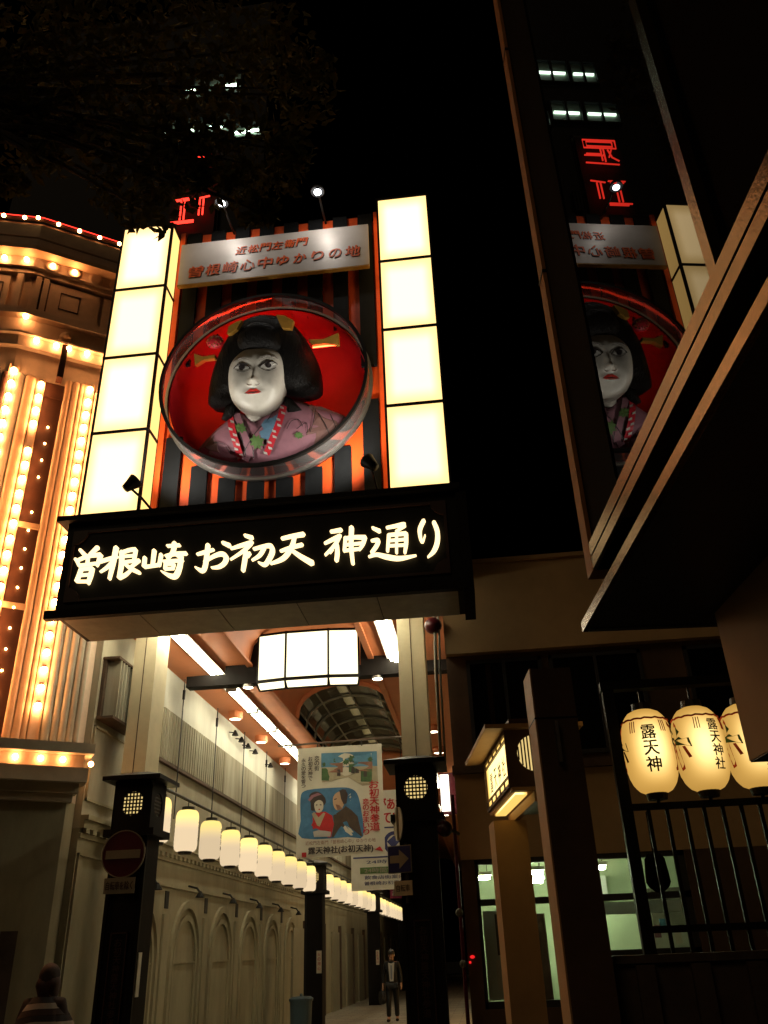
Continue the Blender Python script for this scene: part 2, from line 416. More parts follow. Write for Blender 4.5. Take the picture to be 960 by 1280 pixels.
# ================================================================== entrance gate
gate = thing('entrance_gate', (-2.5, 9.4, 0), 'tall gate sign with lit side columns over the alley mouth', 'gate')
FX0, FX1, FZ0, FZ1 = -4.955, .045, 5.39, 6.66
fascia = obj('sign_fascia', MB().box((FX0, 9.0, FZ0), (FX1, 9.95, FZ1)), 'black_paint', gate)
b = MB().box((FX0-.12, 8.90, FZ1), (FX1+.06, 9.98, FZ1+.07)); obj('top_moulding', b, 'black_wood', gate)
b = MB().box((FX0-.10, 8.93, FZ0-.06), (FX1+.05, 9.02, FZ0+.05)); obj('bottom_moulding', b, 'black_wood', gate)
b = MB().box((FX1, 8.95, FZ0-.10), (FX1+.13, 9.9, FZ1-.03)); obj('end_block', b, 'black_wood', gate)
# thin red-brown border with notched corners
bd = MB(frame((0, 8.985, 0)))
zi0, zi1, xi0, xi1 = FZ0+.16, FZ1-.13, FX0+.10, FX1-.13
for a, c in (((xi0, zi0), (xi1, zi0+.035)), ((xi0, zi1-.035), (xi1, zi1))): bd.box((a[0]+.2, a[1], -.02), (c[0]-.2, c[1], .012))
for a, c in (((xi0, zi0+.2), (xi0+.035, zi1-.2)), ((xi1-.035, zi0+.2), (xi1, zi1-.2))): bd.box((a[0], a[1], -.02), (c[0], c[1], .012))
obj('border_trim', bd, 'frame_brown', fascia)
for (cx, cz, sx, sz) in ((xi0, zi0, 1, 1), (xi1, zi0, -1, 1), (xi0, zi1, 1, -1), (xi1, zi1, -1, -1)):
    q = [(cx, cz), (cx + sx*.2, cz)] + [(cx + sx*.2*math.cos(t*PI/8) , cz + sz*(.2*math.sin(t*PI/8))) for t in (1, 2, 3)] + [(cx, cz + sz*.2)]
    if sx*sz < 0: q = q[::-1]
    obj('corner_plate', MB(frame((0, 8.985, 0))).prism(q, -.02, .014), 'frame_brown', fascia)
# soffit panels
for i in range(5):
    x0 = FX0 + .06 + i*(FX1-FX0-.12)/5; x1 = FX0 + .06 + (i+1)*(FX1-FX0-.12)/5
    obj('soffit_panel', MB().box((x0+.006, 9.05, FZ0-.012), (x1-.006, 9.93, FZ0-.002)), 'pipe', gate)
# brush lettering (traced strokes in the sign's own plane)
def z1(X, Y): return P(80 + X/3.692, 640 + Y/3.692, 8.95)
def z2(X, Y): return P(320 + X/3.692, 630 + Y/3.692, 8.95)
GL = [
 (z1, [[(72,172,16),(92,194,20)], [(152,160,20),(116,192,10)], [(50,214,14),(60,230,14),(66,248,10)], [(54,222,10),(110,200,14),(166,194,18)], [(166,194,20),(158,222,16),(148,246,9)], [(108,200,12),(104,240,11)], [(66,244,10),(146,234,10)],
       [(76,262,16),(66,290,15),(54,318,14)], [(76,262,11),(128,256,14)], [(128,256,18),(120,292,17),(108,328,12)], [(68,290,9),(118,286,9)], [(58,318,10),(108,318,10)]]),
 (z1, [[(164,226,13),(200,214,15),(244,202,12)], [(238,160,22),(224,230,20),(206,306,13)], [(222,226,16),(196,252,13),(164,274,5)], [(258,186,14),(300,172,14),(328,170,18)], [(328,170,16),(320,224,12)], [(264,202,9),(318,198,9)], [(264,180,18),(262,240,19),(250,302,14)], [(262,230,10),(322,222,10)], [(252,302,15),(280,288,13),(304,268,6)], [(276,236,12),(306,258,18),(346,278,14)], [(344,220,14),(304,254,7)]]),
 (z1, [[(370,206,16),(366,248,18)], [(368,250,15),(400,246,13),(436,240,15)], [(446,192,16),(436,244,14)], [(414,174,18),(406,240,15)], [(466,200,11),(510,190,15),(562,188,16)], [(508,140,22),(500,180,17),(474,214,8)], [(474,154,11),(532,150,12)], [(506,188,12),(540,212,13)], [(456,226,11),(546,220,12)], [(466,238,12),(464,262,12)], [(466,238,9),(506,236,11)], [(506,236,11),(500,260,9)], [(466,260,9),(500,258,9)], [(540,200,16),(532,250,20),(514,292,22),(486,292,17),(448,272,5)]]),
 (z1, [[(612,192,10),(646,182,15),(688,170,11)], [(662,148,20),(656,200,20),(648,250,20),(634,268,19),(604,252,7)], [(644,228,8),(690,200,14),(726,190,20),(746,206,22),(738,232,19),(712,250,15),(678,254,6)], [(730,138,14),(762,152,20)]]),
 (z1, [[(832,104,13),(866,116,20)], [(768,166,8),(812,152,15),(866,136,18)], [(860,142,18),(826,176,13),(766,216,5)], [(838,176,16),(832,220,20),(824,268,17)], [(856,186,14),(846,204,8)], [(874,168,11),(918,156,14),(952,154,20),(960,180,22),(944,216,20),(924,240,17),(896,230,6)], [(922,162,17),(902,196,14),(866,220,5)]]),
 (z2, [[(118,156,14),(160,146,17),(218,136,22)], [(112,214,11),(158,198,15),(212,184,16)], [(176,150,16),(162,196,20),(126,246,20),(66,272,8)], [(158,206,13),(200,236,20),(258,270,26)]]),
 (z2, [[(344,124,13),(392,116,18)], [(316,178,10),(352,160,15),(388,142,16)], [(384,144,16),(362,186,14),(318,232,8)], [(372,184,18),(374,222,20),(370,258,18)], [(352,204,12),(340,222,7)], [(412,152,16),(406,214,13)], [(408,156,13),(456,150,14),(504,152,20)], [(500,156,19),(492,182,15),(476,208,8)], [(408,186,9),(486,178,9)], [(408,212,10),(476,204,10)], [(440,106,22),(438,190,20),(446,272,16)]]),
 (z2, [[(536,106,11),(570,122,18)], [(532,166,10),(562,164,18),(556,188,17),(532,222,15)], [(520,240,8),(556,230,14),(600,240,21),(660,248,19),(738,234,5)], [(602,106,10),(644,98,14),(684,92,20),(664,110,12),(648,124,7)], [(612,140,16),(606,214,13)], [(610,140,12),(692,132,15)], [(692,134,19),(692,178,18),(686,222,12)], [(648,122,13),(648,222,12)], [(608,166,8),(690,160,8)], [(608,190,8),(690,186,8)]]),
 (z2, [[(774,72,18),(756,112,20),(758,150,17),(768,172,10),(780,140,5)], [(820,80,18),(836,122,22),(836,172,22),(820,214,18),(792,242,5)]]),
]
for fnz, strokes in GL:
    mb = MB(frame((0, 8.998, 0)))
    for k, st in enumerate(strokes):
        pts = []
        for (X, Y, w) in st:
            q = fnz(X, Y); pts.append((q.x, q.z, w * .0032 * .78))
        ribbon(mb, pts, 0, .046 + .0012 * k)
    obj('letter', mb, 'letter_light', fascia)

# lit side columns
LZ0, LZ1 = 6.77, 12.02
def light_box(x0, x1, ylo, inner):
    fr = MB()
    y1 = 9.46; t = .032
    for (a, c) in ((x0, x0+t), (x1-t, x1)):
        fr.box((a, ylo, LZ0), (c, ylo+.05, LZ1)); fr.box((a, y1-.05, LZ0), (c, y1, LZ1))
    hz = (LZ1 - LZ0) / 4
    for i in range(5):
        z = LZ0 + i*hz
        fr.box((x0-.002, ylo-.003, z - t*.7), (x1+.002, y1, z + t*.7))
    fr.box((x0+.04, ylo+.06, LZ0), (x1-.04, y1+.1, LZ1))
    bx = obj('light_box', fr, 'black_paint', gate)
    for i in range(4):
        z0, z1_ = LZ0 + i*hz + t*.7, LZ0 + (i+1)*hz - t*.7
        obj('lit_panel', MB().box((x0+t, ylo+.012, z0), (x1-t, ylo+.03, z1_)), 'box_light', bx)
        for sx in ((x1 - .03, x1 - .012),) if inner > 0 else ((x0 + .012, x0 + .03),):
            obj('side_panel', MB().box((sx[0], ylo+.05, z0), (sx[1], y1-.05, z1_)), 'box_side', bx)
    return bx
light_box(-4.885, -4.06, 9.05, 1)
light_box(-.795, .015, 9.05, -1)

# orange backing with a round opening, dark slats in front
DC = V((-2.462, 0, 8.69)); DR = 1.42
_pts = [P(*p, 9.04) for p in ((202,481),(457,451),(335,369),(320,582))]
import numpy as _np
_A = _np.array([[2*p.x, 2*p.z, 1] for p in _pts]); _b = _np.array([p.x**2 + p.z**2 for p in _pts]); _s = _np.linalg.lstsq(_A, _b, rcond=None)[0]
DC = V((float(_s[0]), 0, float(_s[1]))); DR = math.sqrt(_s[2] + _s[0]**2 + _s[1]**2)
BX0, BX1, BZ0, BZ1 = -4.06, -.795, 6.72, 12.15
n = 64; mb = MB()
ci = []; cj = []
for j in range(n):
    a = 2*PI*j/n; dx, dz = math.cos(a), math.sin(a)
    t = min([((BX1 if dx > 0 else BX0) - DC.x)/dx if abs(dx) > 1e-6 else 1e9, ((BZ1 if dz > 0 else BZ0) - DC.z)/dz if abs(dz) > 1e-6 else 1e9])
    ci.append(mb.pt((DC.x + dx*DR, 9.48, DC.z + dz*DR))); cj.append(mb.pt((DC.x + dx*t, 9.48, DC.z + dz*t)))
for j in range(n): mb.f.append([ci[j], cj[j], cj[(j+1) % n], ci[(j+1) % n]])
obj('orange_backing', mb, 'orange_board', gate)
obj('backing_core', MB().box((BX0-.1, 10.35, BZ0-.02), (BX1+.1, 10.45, BZ1+.02)), 'black_paint', gate)
for (xa, xb) in ((BX0-.1, BX0-.02), (BX1+.02, BX1+.1)): obj('side_cheek', MB().box((xa, 9.47, BZ0), (xb, 10.34, BZ1)), 'black_paint', gate)
obj('top_cap', MB().box((BX0-.1, 9.5, BZ1-.04), (BX1+.1, 10.34, BZ1+.01)), 'black_paint', gate)
pitch = (BX1 - BX0 - .06) / 8
for i in range(8):
    xc = BX0 + .03 + pitch*(i+.5); hw = .115
    dx = max(0, abs(xc - DC.x) - hw*.2)
    segs = [(BZ0, BZ1)]
    if dx < DR: h = math.sqrt(DR*DR - dx*dx); segs = [(BZ0, DC.z - h - .01), (DC.z + h + .01, BZ1)]
    for (a, c) in segs:
        if c > a + .03: obj('slat', MB().box((xc-hw, 9.425, a), (xc+hw, 9.477, c)), 'slate_slat', gate)
for xx in (BX0+.005, BX1-.085): obj('edge_batten', MB().box((xx, 9.40, BZ0), (xx+.08, 9.475, BZ1)), 'orange_board', gate)
# silver name board
nb = obj('name_board', MB().box((-3.965, 9.26, 10.87), (-.955, 9.30, 11.74)), 'silver_board', gate)
obj('board_bracket', MB().box((-3.93, 9.3, 10.9), (-1.0, 9.37, 10.96)), 'dark_metal', nb)
obj('bottom_lip', MB().box((-3.965, 9.24, 10.845), (-.955, 9.31, 10.868)), 'doll_gold', nb)
def board_text(txt, a, b_, hgt, jit):
    pa = P(*a, 9.25); pb = P(*b_, 9.25); n = len(txt); step = (pb - pa) / n
    for i, ch in enumerate(txt):
        c = pa + step*(i+.5); s_ = hgt * (1 if ch not in 'のゆかり' else .84)
        for y, w, off, mt in ((9.256, 0, (.009, -.010), 'letter_dark'), (9.248, 0, (0, 0), 'letter_red')):
            mb = MB(frame((off[0], y, off[1])))
            text(mb, ch, c.x - s_/2, c.z - s_/2, c.x + s_/2, c.z + s_/2, 0, .022, shear=.03)
            mb2 = MB(); mb2.v = mb.v; mb2.f = mb.f
            obj('letter', mb2, mt, nb)
board_text('近松門左衛門', (294, 314), (385, 301), .165, 0)
board_text('曽根崎心中ゆかりの地', (234, 341), (452, 312), .225, 0)
# spotlights on arms over the board
for (px, py, tx) in ((277, 254, -3.1), (397, 240, -1.7)):
    c = P(px, py, 8.75)
    sp = obj('board_spotlight', MB().tube([(c.x, 9.5, 12.1), (c.x, 9.2, c.z+.06), (c.x, c.y+.04, c.z+.05)], .018, 6), 'dark_metal', gate)
    obj('lamp_hood', MB().lathe([(.03, .10), (.09, .07), (.11, 0), (.10, .0)], c, 14), 'dark_metal', sp, smooth=True)
    obj('lamp_bulb', MB().ball((c.x, c.y, c.z - .005), .058, 10, 6, (1, 1, .5)), 'spot_on', sp, smooth=True)
    l = bpy.data.lights.new('board_lamp', 'SPOT'); l.energy = 17; l.spot_size = math.radians(150); l.spot_blend = .7; l.color = (1, .93, .84); l.shadow_soft_size = .06
    lo = bpy.data.objects.new('board_lamp', l); COL.objects.link(lo); lo.parent = sp; lo.location = V((c.x, c.y, c.z - .08)) - WL[sp]
    lo.rotation_euler = (V((c.x, 9.3, 11.45)) - V((c.x, c.y, c.z-.08))).to_track_quat('-Z', 'Y').to_euler()
# floodlights on the fascia
for (px, py, px2, py2) in ((163, 606, 190, 640), (464, 580, 472, 612)):
    c = P(px, py, 8.8); e = P(px2, py2, 8.95); e.z = FZ1 + .07; e.y = 9.0
    fl = obj('floodlight', MB().tube([e, (e + c)/2 + V((0, -.02, 0)), c + V((0, .03, -.04))], .016, 6), 'black_paint', gate)
    obj('base_plate', MB().box((e.x-.06, e.y-.06, FZ1+.07), (e.x+.06, e.y+.06, FZ1+.09)), 'black_paint', fl)
    d = (V((DC.x, 9.4, DC.z+.2)) - c).normalized(); a = d.cross(V((0,0,1))).normalized(); u = a.cross(d)
    mb = MB((c, a, u, d)); mb.lathe([(0, -.10), (.055, -.09), (.07, -.02), (.10, .08), (.10, .10), (.085, .085)], (0,0,0), 12)
    obj('lamp_head', mb, 'black_paint', fl, smooth=True)
    mb = MB((c, a, u, d)); mb.lathe([(0, .07), (.082, .07)], (0,0,0), 12); obj('lamp_lens', mb, 'downlight_on', fl)
    l = bpy.data.lights.new('flood_lamp', 'SPOT'); l.energy = 185; l.spot_size = math.radians(140); l.spot_blend = 1.0; l.color = (1, .95, .84); l.shadow_soft_size = .08
    lo = bpy.data.objects.new('flood_lamp', l); COL.objects.link(lo); lo.parent = fl; lo.location = c + d*.13 - WL[fl]; lo.rotation_euler = d.to_track_quat('-Z', 'Y').to_euler()
# round window: black front ring, clear drum, red bowl
YF, YB = 9.04, 9.36
def ring_prof(r, a, w): return [(r-a, w[0]), (r+a, w[0]), (r+a, w[1]), (r-a, w[1]), (r-a, w[0])]
rim = obj('round_window', MB().lathe(ring_prof(DR, .022, (-.02, .03)), (DC.x, YF, DC.z), 72, 'y'), 'black_paint', gate, smooth=False)
obj('clear_drum', MB().lathe([(DR+.012, .03), (DR+.02, YB-YF)], (DC.x, YF, DC.z), 72, 'y'), 'acrylic', rim, smooth=True)
obj('back_ring', MB().lathe(ring_prof(DR+.03, .02, (-.02, .02)), (DC.x, YB, DC.z), 72, 'y'), 'steel', rim)
obj('red_bowl', MB().lathe([(DR-.02, -.02), (DR-.03, .25), (DR-.10, .50), (DR-.30, .68), (DR-.7, .80), (.01, .85)], (DC.x, YB, DC.z), 64, 'y'), 'bowl_red', rim, smooth=True)

# ------------------------------------------------------------------ doll bust
ct, stt = math.cos(math.radians(20)), math.sin(math.radians(20))
DO = P(325, 480, 9.52); DN = V((0, -ct, -stt)); DU = V((0, -stt, ct)); DRt = V((1, 0, 0))
DF = (DO, DRt, DU, DN)
def zp(zx, zy, w):
    d = ray(190 + zx/3.3103, 360 + zy/3.3103); o = DO + DN*w; c0 = V((0,0,H)); t = (o - c0).dot(DN) / d.dot(DN); q = c0 + d*t - DO
    return (q.dot(DRt), q.dot(DU))
bust = thing('doll_bust', (DO.x, DO.y + .2, DO.z - .95), 'white faced doll bust with black hair and pink kimono inside the round window', 'doll')
hair_o = [(230,468),(240,385),(262,305),(298,225),(345,160),(400,122),(470,108),(545,126),(605,172),(652,240),(682,312),(692,392),(680,428),(620,446),(548,440),(480,470),(320,486),(248,490)]
ho = smooth_loop([zp(*p, .12) for p in hair_o], 3)
hair = obj('hair', pillow(MB(DF), ho, zp(458, 330, .12), .10, .30, .30, 4.6), 'doll_hair', bust, smooth=True)
tk = smooth_loop([zp(*p, .46) for p in ((345,235),(350,185),(385,145),(435,130),(490,145),(525,185),(535,240),(500,262),(440,270),(385,262))], 3)
obj('top_knot', pillow(MB(DF), tk, zp(438, 200, .46), .36, .16, .1, 2.5, 5), 'doll_hair', hair, smooth=True)
for pts in (((305,485),(345,470),(335,525),(300,545),(285,540)), ((548,445),(575,455),(618,502),(560,518),(545,480))):
    q = [zp(*p, .25) for p in pts]; obj('hair_lock', pillow(MB(DF), q, (sum(a[0] for a in q)/5, sum(a[1] for a in q)/5), .22, .05, .05, 2, 3), 'doll_hair', hair)
face_o = [(430,520),(372,508),(335,475),(317,430),(312,375),(318,325),(338,290),(368,262),(405,244),(455,238),(498,246),(532,272),(546,315),(549,365),(544,415),(526,462),(488,502)]
fo = smooth_loop([zp(*p, .40) for p in face_o], 3); fc = zp(430, 385, .40)
nose = zp(419, 388, .6); bridge = zp(421, 362, .6); chin = zp(430, 500, .5); el = zp(372, 328, .6); er = zp(482, 320, .6); lipc = zp(419, 428, .6); ck1 = zp(350, 420, .5); ck2 = zp(500, 410, .5)
def gs(x, y, c, sx, sy): return math.exp(-((x-c[0])/sx)**2 - ((y-c[1])/sy)**2)
def face_fn(x, y):
    return .105*gs(x, y, nose, .075, .055) + .055*gs(x, y, bridge, .05, .11) - .032*gs(x, y, el, .14, .08) - .032*gs(x, y, er, .14, .08) + .03*gs(x, y, lipc, .08, .05) + .03*gs(x, y, chin, .12, .08) + .03*gs(x, y, ck1, .1, .1) + .03*gs(x, y, ck2, .1, .1)
mb = pillow(MB(DF), fo, fc, .34, .24, .15, 2.6, 22, face_fn); face = obj('face', mb, 'doll_face', bust, smooth=True)
def face_w(x, y):
    # height of the face surface: find radial fraction against the outline
    best = 1e9; a = math.atan2(y - fc[1], x - fc[0])
    for p in fo:
        aa = math.atan2(p[1]-fc[1], p[0]-fc[0]); d = abs((aa - a + PI) % (2*PI) - PI)
        if d < best: best = d; rr = math.hypot(p[0]-fc[0], p[1]-fc[1])
    t = min(1, math.hypot(x-fc[0], y-fc[1]) / rr)
    return .34 + .24*max(0, 1 - t**2.6)**.5 + face_fn(x, y)
def on_face(pts, eps):
    out = []
    for p in pts:
        q = zp(*p, .6); w = face_w(*q); q = zp(*p, w); out.append((q[0], q[1], face_w(*q) + eps))
    return out
def face_patch(name, cx, cy, rx, ry, mt, eps, tilt=0, almond=False, par=None):
    pts = []
    for k in range(20):
        a = 2*PI*k/20; x = math.cos(a); y = math.sin(a)
        if almond: y *= (1 - abs(x)**2.2*.75)
        X, Y = x*rx, y*ry; pts.append((cx + X*math.cos(tilt) - Y*math.sin(tilt), cy + X*math.sin(tilt) + Y*math.cos(tilt)))
    ring = on_face(pts, eps); c = on_face([(cx, cy)], eps + .004)[0]; mb = MB(DF); k = [mb.pt(p) for p in ring]; cc = mb.pt(c)
    for j in range(20): mb.f.append([k[j], k[(j+1) % 20], cc])
    return obj(name, mb, mt, par or face)
def face_line(name, pts, w, mt, eps=.012):
    L = smooth_line(pts, 5); q = on_face(L, eps); mb = MB(DF); mb2 = []
    o = MB(); wp = [DF[0] + DF[1]*p[0] + DF[2]*p[1] + DF[3]*p[2] for p in q]; o.tube(wp, [w*(.45 + .55*math.sin(PI*(i+.5)/len(wp))) for i in range(len(wp))], 5); return obj(name, o, mt, face)
for (cx, cy, rx, ry, tl) in ((371, 331, 31, 12, -.03), (482, 323, 35, 13, -.1)):
    e = face_patch('eye', cx, cy, rx, ry, 'doll_white', .008, tl, True)
    face_patch('pupil', cx + 1, cy - 2, 13, 10.5, 'doll_line', .018, par=e)
face_line('eyelid', [(338,334),(352,319),(374,314),(396,321),(406,333)], .008, 'doll_line')
face_line('eyelid', [(446,331),(460,313),(484,305),(508,309),(522,319)], .009, 'doll_line')
face_line('eyelid_line', [(345,338),(372,347),(402,340)], .004, 'doll_line')
face_line('eyelid_line', [(450,334),(484,342),(516,330)], .004, 'doll_line')
face_line('brow', [(334,304),(356,293),(380,291),(404,299)], .006, 'brow_grey')
face_line('brow', [(444,302),(458,288),(482,281),(508,286),(526,298)], .006, 'brow_grey')
mb = MB(DF)
lp = on_face([(384,437),(398,424),(412,418),(420,422),(430,416),(444,424),(455,432),(440,438),(420,440),(400,440)], .014); mb.poly(lp); lips = obj('lips', mb, 'doll_lip', face)
face_line('lip_line', [(384,438),(420,434),(456,432)], .006, 'doll_line', .02)
face_line('nostril', [(392,398),(402,404),(412,400)], .006, 'doll_mauve', .01); face_line('nostril', [(426,400),(436,403),(446,396)], .006, 'doll_mauve', .01)
nk = [zp(*p, .25) for p in ((372,490),(470,490),(455,540),(410,575),(380,540))]; obj('neck', pillow(MB(DF), nk, zp(415, 525, .25), .12, .14, .1, 2, 4), 'doll_face', bust, smooth=True)
km_o = [(186,668),(222,620),(262,578),(308,540),(345,500),(420,540),(520,485),(562,452),(632,470),(705,492),(790,520),(838,556),(818,602),(760,646),(690,686),(600,712),(500,726),(400,728),(300,708),(230,690)]
ko = smooth_loop([zp(*p, .1) for p in km_o], 2); kc = zp(480, 620, .1)
kimono = obj('kimono', pillow(MB(DF), ko, kc, .02, .26, .12, 2.4, 9), 'doll_pink', bust, smooth=True)
def kw(x, y):
    a = math.atan2(y-kc[1], x-kc[0]); best = 1e9
    for p in ko:
        d = abs((math.atan2(p[1]-kc[1], p[0]-kc[0]) - a + PI) % (2*PI) - PI)
        if d < best: best = d; rr = math.hypot(p[0]-kc[0], p[1]-kc[1])
    t = min(1, math.hypot(x-kc[0], y-kc[1])/rr); return .02 + .26*max(0, 1 - t**2.4)**.5
def on_k(p, eps=.012):
    q = zp(*p, .22); w = kw(*q); q = zp(*p, w); return (q[0], q[1], kw(*q) + eps)
def kpatch(name, pts, mt, eps=.012):
    mb = MB(DF); c = (sum(p[0] for p in pts)/len(pts), sum(p[1] for p in pts)/len(pts)); k = [mb.pt(on_k(p, eps)) for p in pts]; m_ = [mb.pt(on_k(((p[0]+c[0])/2, (p[1]+c[1])/2), eps)) for p in pts]; cc = mb.pt(on_k(c, eps)); n = len(pts)
    for j in range(n): mb.f.append([k[j], k[(j+1) % n], m_[(j+1) % n], m_[j]]); mb.f.append([m_[j], m_[(j+1) % n], cc])
    return obj(name, mb, mt, kimono)
def kband(name, pts, w, mt, eps, th=.02):
    L = smooth_line(pts, 6); mb = MB(DF); A = []; B = []
    for i, p in enumerate(L):
        a = L[max(i-1, 0)]; b_ = L[min(i+1, len(L)-1)]; dx, dy = b_[0]-a[0], b_[1]-a[1]; d = math.hypot(dx, dy) or 1
        A.append(mb.pt(on_k((p[0]-dy/d*w/2, p[1]+dx/d*w/2), eps))); B.append(mb.pt(on_k((p[0]+dy/d*w/2, p[1]-dx/d*w/2), eps)))
    for i in range(len(L)-1): mb.f.append([A[i], A[i+1], B[i+1], B[i]])
    return obj(name, mb, mt, kimono), L
kpatch('brown_sleeve_cloth', [(650,485),(705,494),(788,524),(832,558),(812,602),(756,646),(690,682),(640,690),(640,600)], 'doll_mauve', .010)  # darker brownish sleeve cloth laid over the pink kimono
kpatch('brown_sleeve_cloth', [(190,666),(225,622),(262,585),(268,640),(300,700),(232,688)], 'doll_mauve', .010)
for pts, w in (([(345,505),(372,580),(398,650),(410,720)], 30), ([(540,480),(505,540),(450,600),(410,665),(385,722)], 34)):
    kband('inner_collar', pts, w, 'doll_pink', .03); kband('collar_edge', [(p[0]+w*.55, p[1]) for p in pts], 3.5, 'doll_line', .032); kband('collar_edge', [(p[0]-w*.55, p[1]) for p in pts], 3.5, 'doll_line', .032)
for pts in ([(322,520),(338,600),(356,660),(372,715)], [(548,490),(528,560),(500,630),(476,692)]):
    o, L = kband('patterned_collar', pts, 27, 'doll_red', .040)
    for i in range(1, len(L)-1, 2):
        p = L[i]; s_ = 6 if (i//2) % 2 else -6
        mb = MB(DF); q = [(p[0]-9+s_, p[1]-8), (p[0]+7+s_, p[1]-2), (p[0]+9+s_, p[1]+7), (p[0]-7+s_, p[1]+3)]; mb.poly([on_k(a, .046) for a in q]); obj('collar_mark', mb, 'doll_white', o)
def leaf_shape(cx, cy, s_, a):
    o = [(0,-1),(.25,-.55),(.62,-.62),(.5,-.22),(.95,-.05),(.55,.2),(.6,.62),(.2,.5),(0,.95),(-.2,.5),(-.6,.62),(-.55,.2),(-.95,-.05),(-.5,-.22),(-.62,-.62),(-.25,-.55)]
    return [(cx + s_*(x*math.cos(a)-y*math.sin(a)*.7), cy + s_*(x*math.sin(a)*.8+y*math.cos(a)*.75)) for x, y in o]
for cx, cy, s_, a in ((368, 582, 34, .6), (436, 640, 48, 1.2), (610, 612, 24, .2)): kpatch('printed_leaf', leaf_shape(cx, cy, s_, a), 'doll_green', .036)
kpatch('printed_cloud', [(470,545),(500,540),(528,520),(534,545),(510,575),(500,610),(482,630),(455,622),(446,598),(465,590),(455,568)], 'doll_blue', .038)
for pts in ([(560,585),(580,552),(610,548),(625,575)], [(600,585),(640,560),(645,600)], [(690,520),(720,570),(740,620)], [(740,525),(755,560),(770,600)], [(255,640),(300,650),(330,690)], [(680,500),(668,560),(655,600)]):
    kband('cloth_line', pts, 3, 'doll_line', .034)
for comb in ([(314,194),(320,164),(352,144),(376,136),(354,174),(330,190)], [(516,116),(548,118),(588,138),(577,172),(540,168),(526,140)]):
    obj('comb', MB(DF).prism([zp(*p, .40) for p in comb][::-1], .34, .45), 'doll_gold', bust)
for pts in ([(176,274),(215,286),(262,278),(262,292),(215,298),(180,322)], [(648,216),(710,214),(772,188),(774,234),(710,232),(664,238)]):
    obj('hairpin', MB(DF).prism([zp(*p, .25) for p in pts][::-1], .16, .28), 'doll_gold', bust)
mb = MB(DF); c = zp(258, 220, .3); mb.ball((c[0], c[1], .26), .13, 14, 10, (1, .8, .6)); fl_ = obj('flower_ball', mb, 'doll_red', bust, smooth=True)
for k in range(22):
    a = k*2.4; r = .025 + .1*math.sqrt(k/22); mb = MB(DF); mb.ball((c[0] + r*math.cos(a), c[1] + r*.8*math.sin(a), .26 + .072*math.sqrt(max(.05, 1-(r/.135)**2))), .012, 6, 4); obj('flower_dot', mb, 'doll_gold', fl_)
# hidden red tubes behind the hair
tb = MB(); L = [zp(*p, -.22) for p in ((300,470),(262,400),(285,310),(360,190),(460,150),(570,190),(640,290),(655,380),(600,420))]
tb.tube([DO + DRt*q[0] + DU*q[1] + DN*(-.24) for q in L], .02, 6); obj('red_tube', tb, 'neon_hidden', rim)
t2 = MB(); a = zp(664, 244, .22); c2 = zp(772, 232, .22); t2.tube([DO + DRt*a[0] + DU*a[1] + DN*.2, DO + DRt*c2[0] + DU*c2[1] + DN*.2], .012, 6); obj('pin_tube', t2, 'neon_hidden', bust)

# gate columns
for (x0, x1) in ((-4.91, -4.57), (-.958, -.575)):
    cl = obj('column', MB().box((x0, 11.4, 0), (x1, 11.9, 6.14)), 'cream_paint', gate)
    obj('column_joint', MB().box(((x0+x1)/2-.006, 11.393, 3.0), ((x0+x1)/2+.006, 11.399, 6.14)), 'rust', cl)

# ================================================================== theatre on the left
az = math.radians(56); d1 = V((math.sin(az), math.cos(az), 0)); n1 = V((d1.y, -d1.x, 0)); p1 = V((-5.3, 10.7, 0))
a2 = math.radians(74); d2 = V((math.sin(a2), math.cos(a2), 0)); n2 = V((d2.y, -d2.x, 0)); Q = p1 - d1*1.72
th = thing('theatre_building', (-6.4, 10.6, 0), 'cream theatre front studded with rows of warm bulbs beside the gate', 'building')
F1 = (p1, d1, V((0,0,1)), n1); F2 = (Q, d2, V((0,0,1)), n2)
E2 = 5.0
def offs(pr):
    """mitred plan line of the two facets pushed out by pr: left end, corner, right end"""
    A = Q - d2*E2 + n2*pr; B = p1 + n1*pr
    m_ = (n1 + n2).normalized(); c = Q + m_*(pr / m_.dot(n1)); return A, c, B
def hband(name, z0, z1, pr, mt, par=None, pr0=-.1, ext=0.0):
    A, c, B = offs(pr); A0, c0, B0 = offs(pr0); B = B + d1*ext; B0 = B0 + d1*ext; mb = MB(); k = []
    for z in (z0, z1):
        for p in (A, c, B, B0, c0, A0): k.append(mb.pt((p.x, p.y, z)))
    mb.f += [k[0:6][::-1], k[6:12]]
    for j in range(6): mb.f.append([k[j], k[(j+1) % 6], k[6+(j+1) % 6], k[6+j]])
    return obj(name, mb, mt, par or th)
A, c, B = offs(0)
mb = MB(); pl = [A, c, B, V((-5.3, 13.5, 0)), V((-11, 15, 0))]
mb.prism([(p.x, p.y) for p in pl], 3.5, 12.3); obj('wall', mb, 'theatre_cream', th)
mb = MB(); mb.prism([(p.x, p.y) for p in pl], 0, 3.498); obj('lower_wall', mb, 'dim_olive_wall', th)
ledge = hband('ledge', 3.88, 4.05, .20, 'theatre_cream', ext=.12); hband('ledge_lip', 4.05, 4.18, .34, 'theatre_grey', ledge, ext=.22); hband('ledge_base', 3.70, 3.88, .27, 'theatre_grey', ledge, ext=.18)
hband('ledge_corbel', 3.58, 3.70, .16, 'theatre_grey', ledge, ext=.1); hband('ledge_corbel', 3.48, 3.58, .10, 'theatre_grey', ledge, ext=.05)
band = hband('bulb_band', 10.38, 10.58, .10, 'theatre_cream'); hband('band_cap', 10.58, 10.62, .17, 'theatre_cream', band)
hband('frieze_base', 11.0, 11.14, .14, 'theatre_cream'); hband('frieze_cap', 11.90, 12.0, .10, 'theatre_cream')
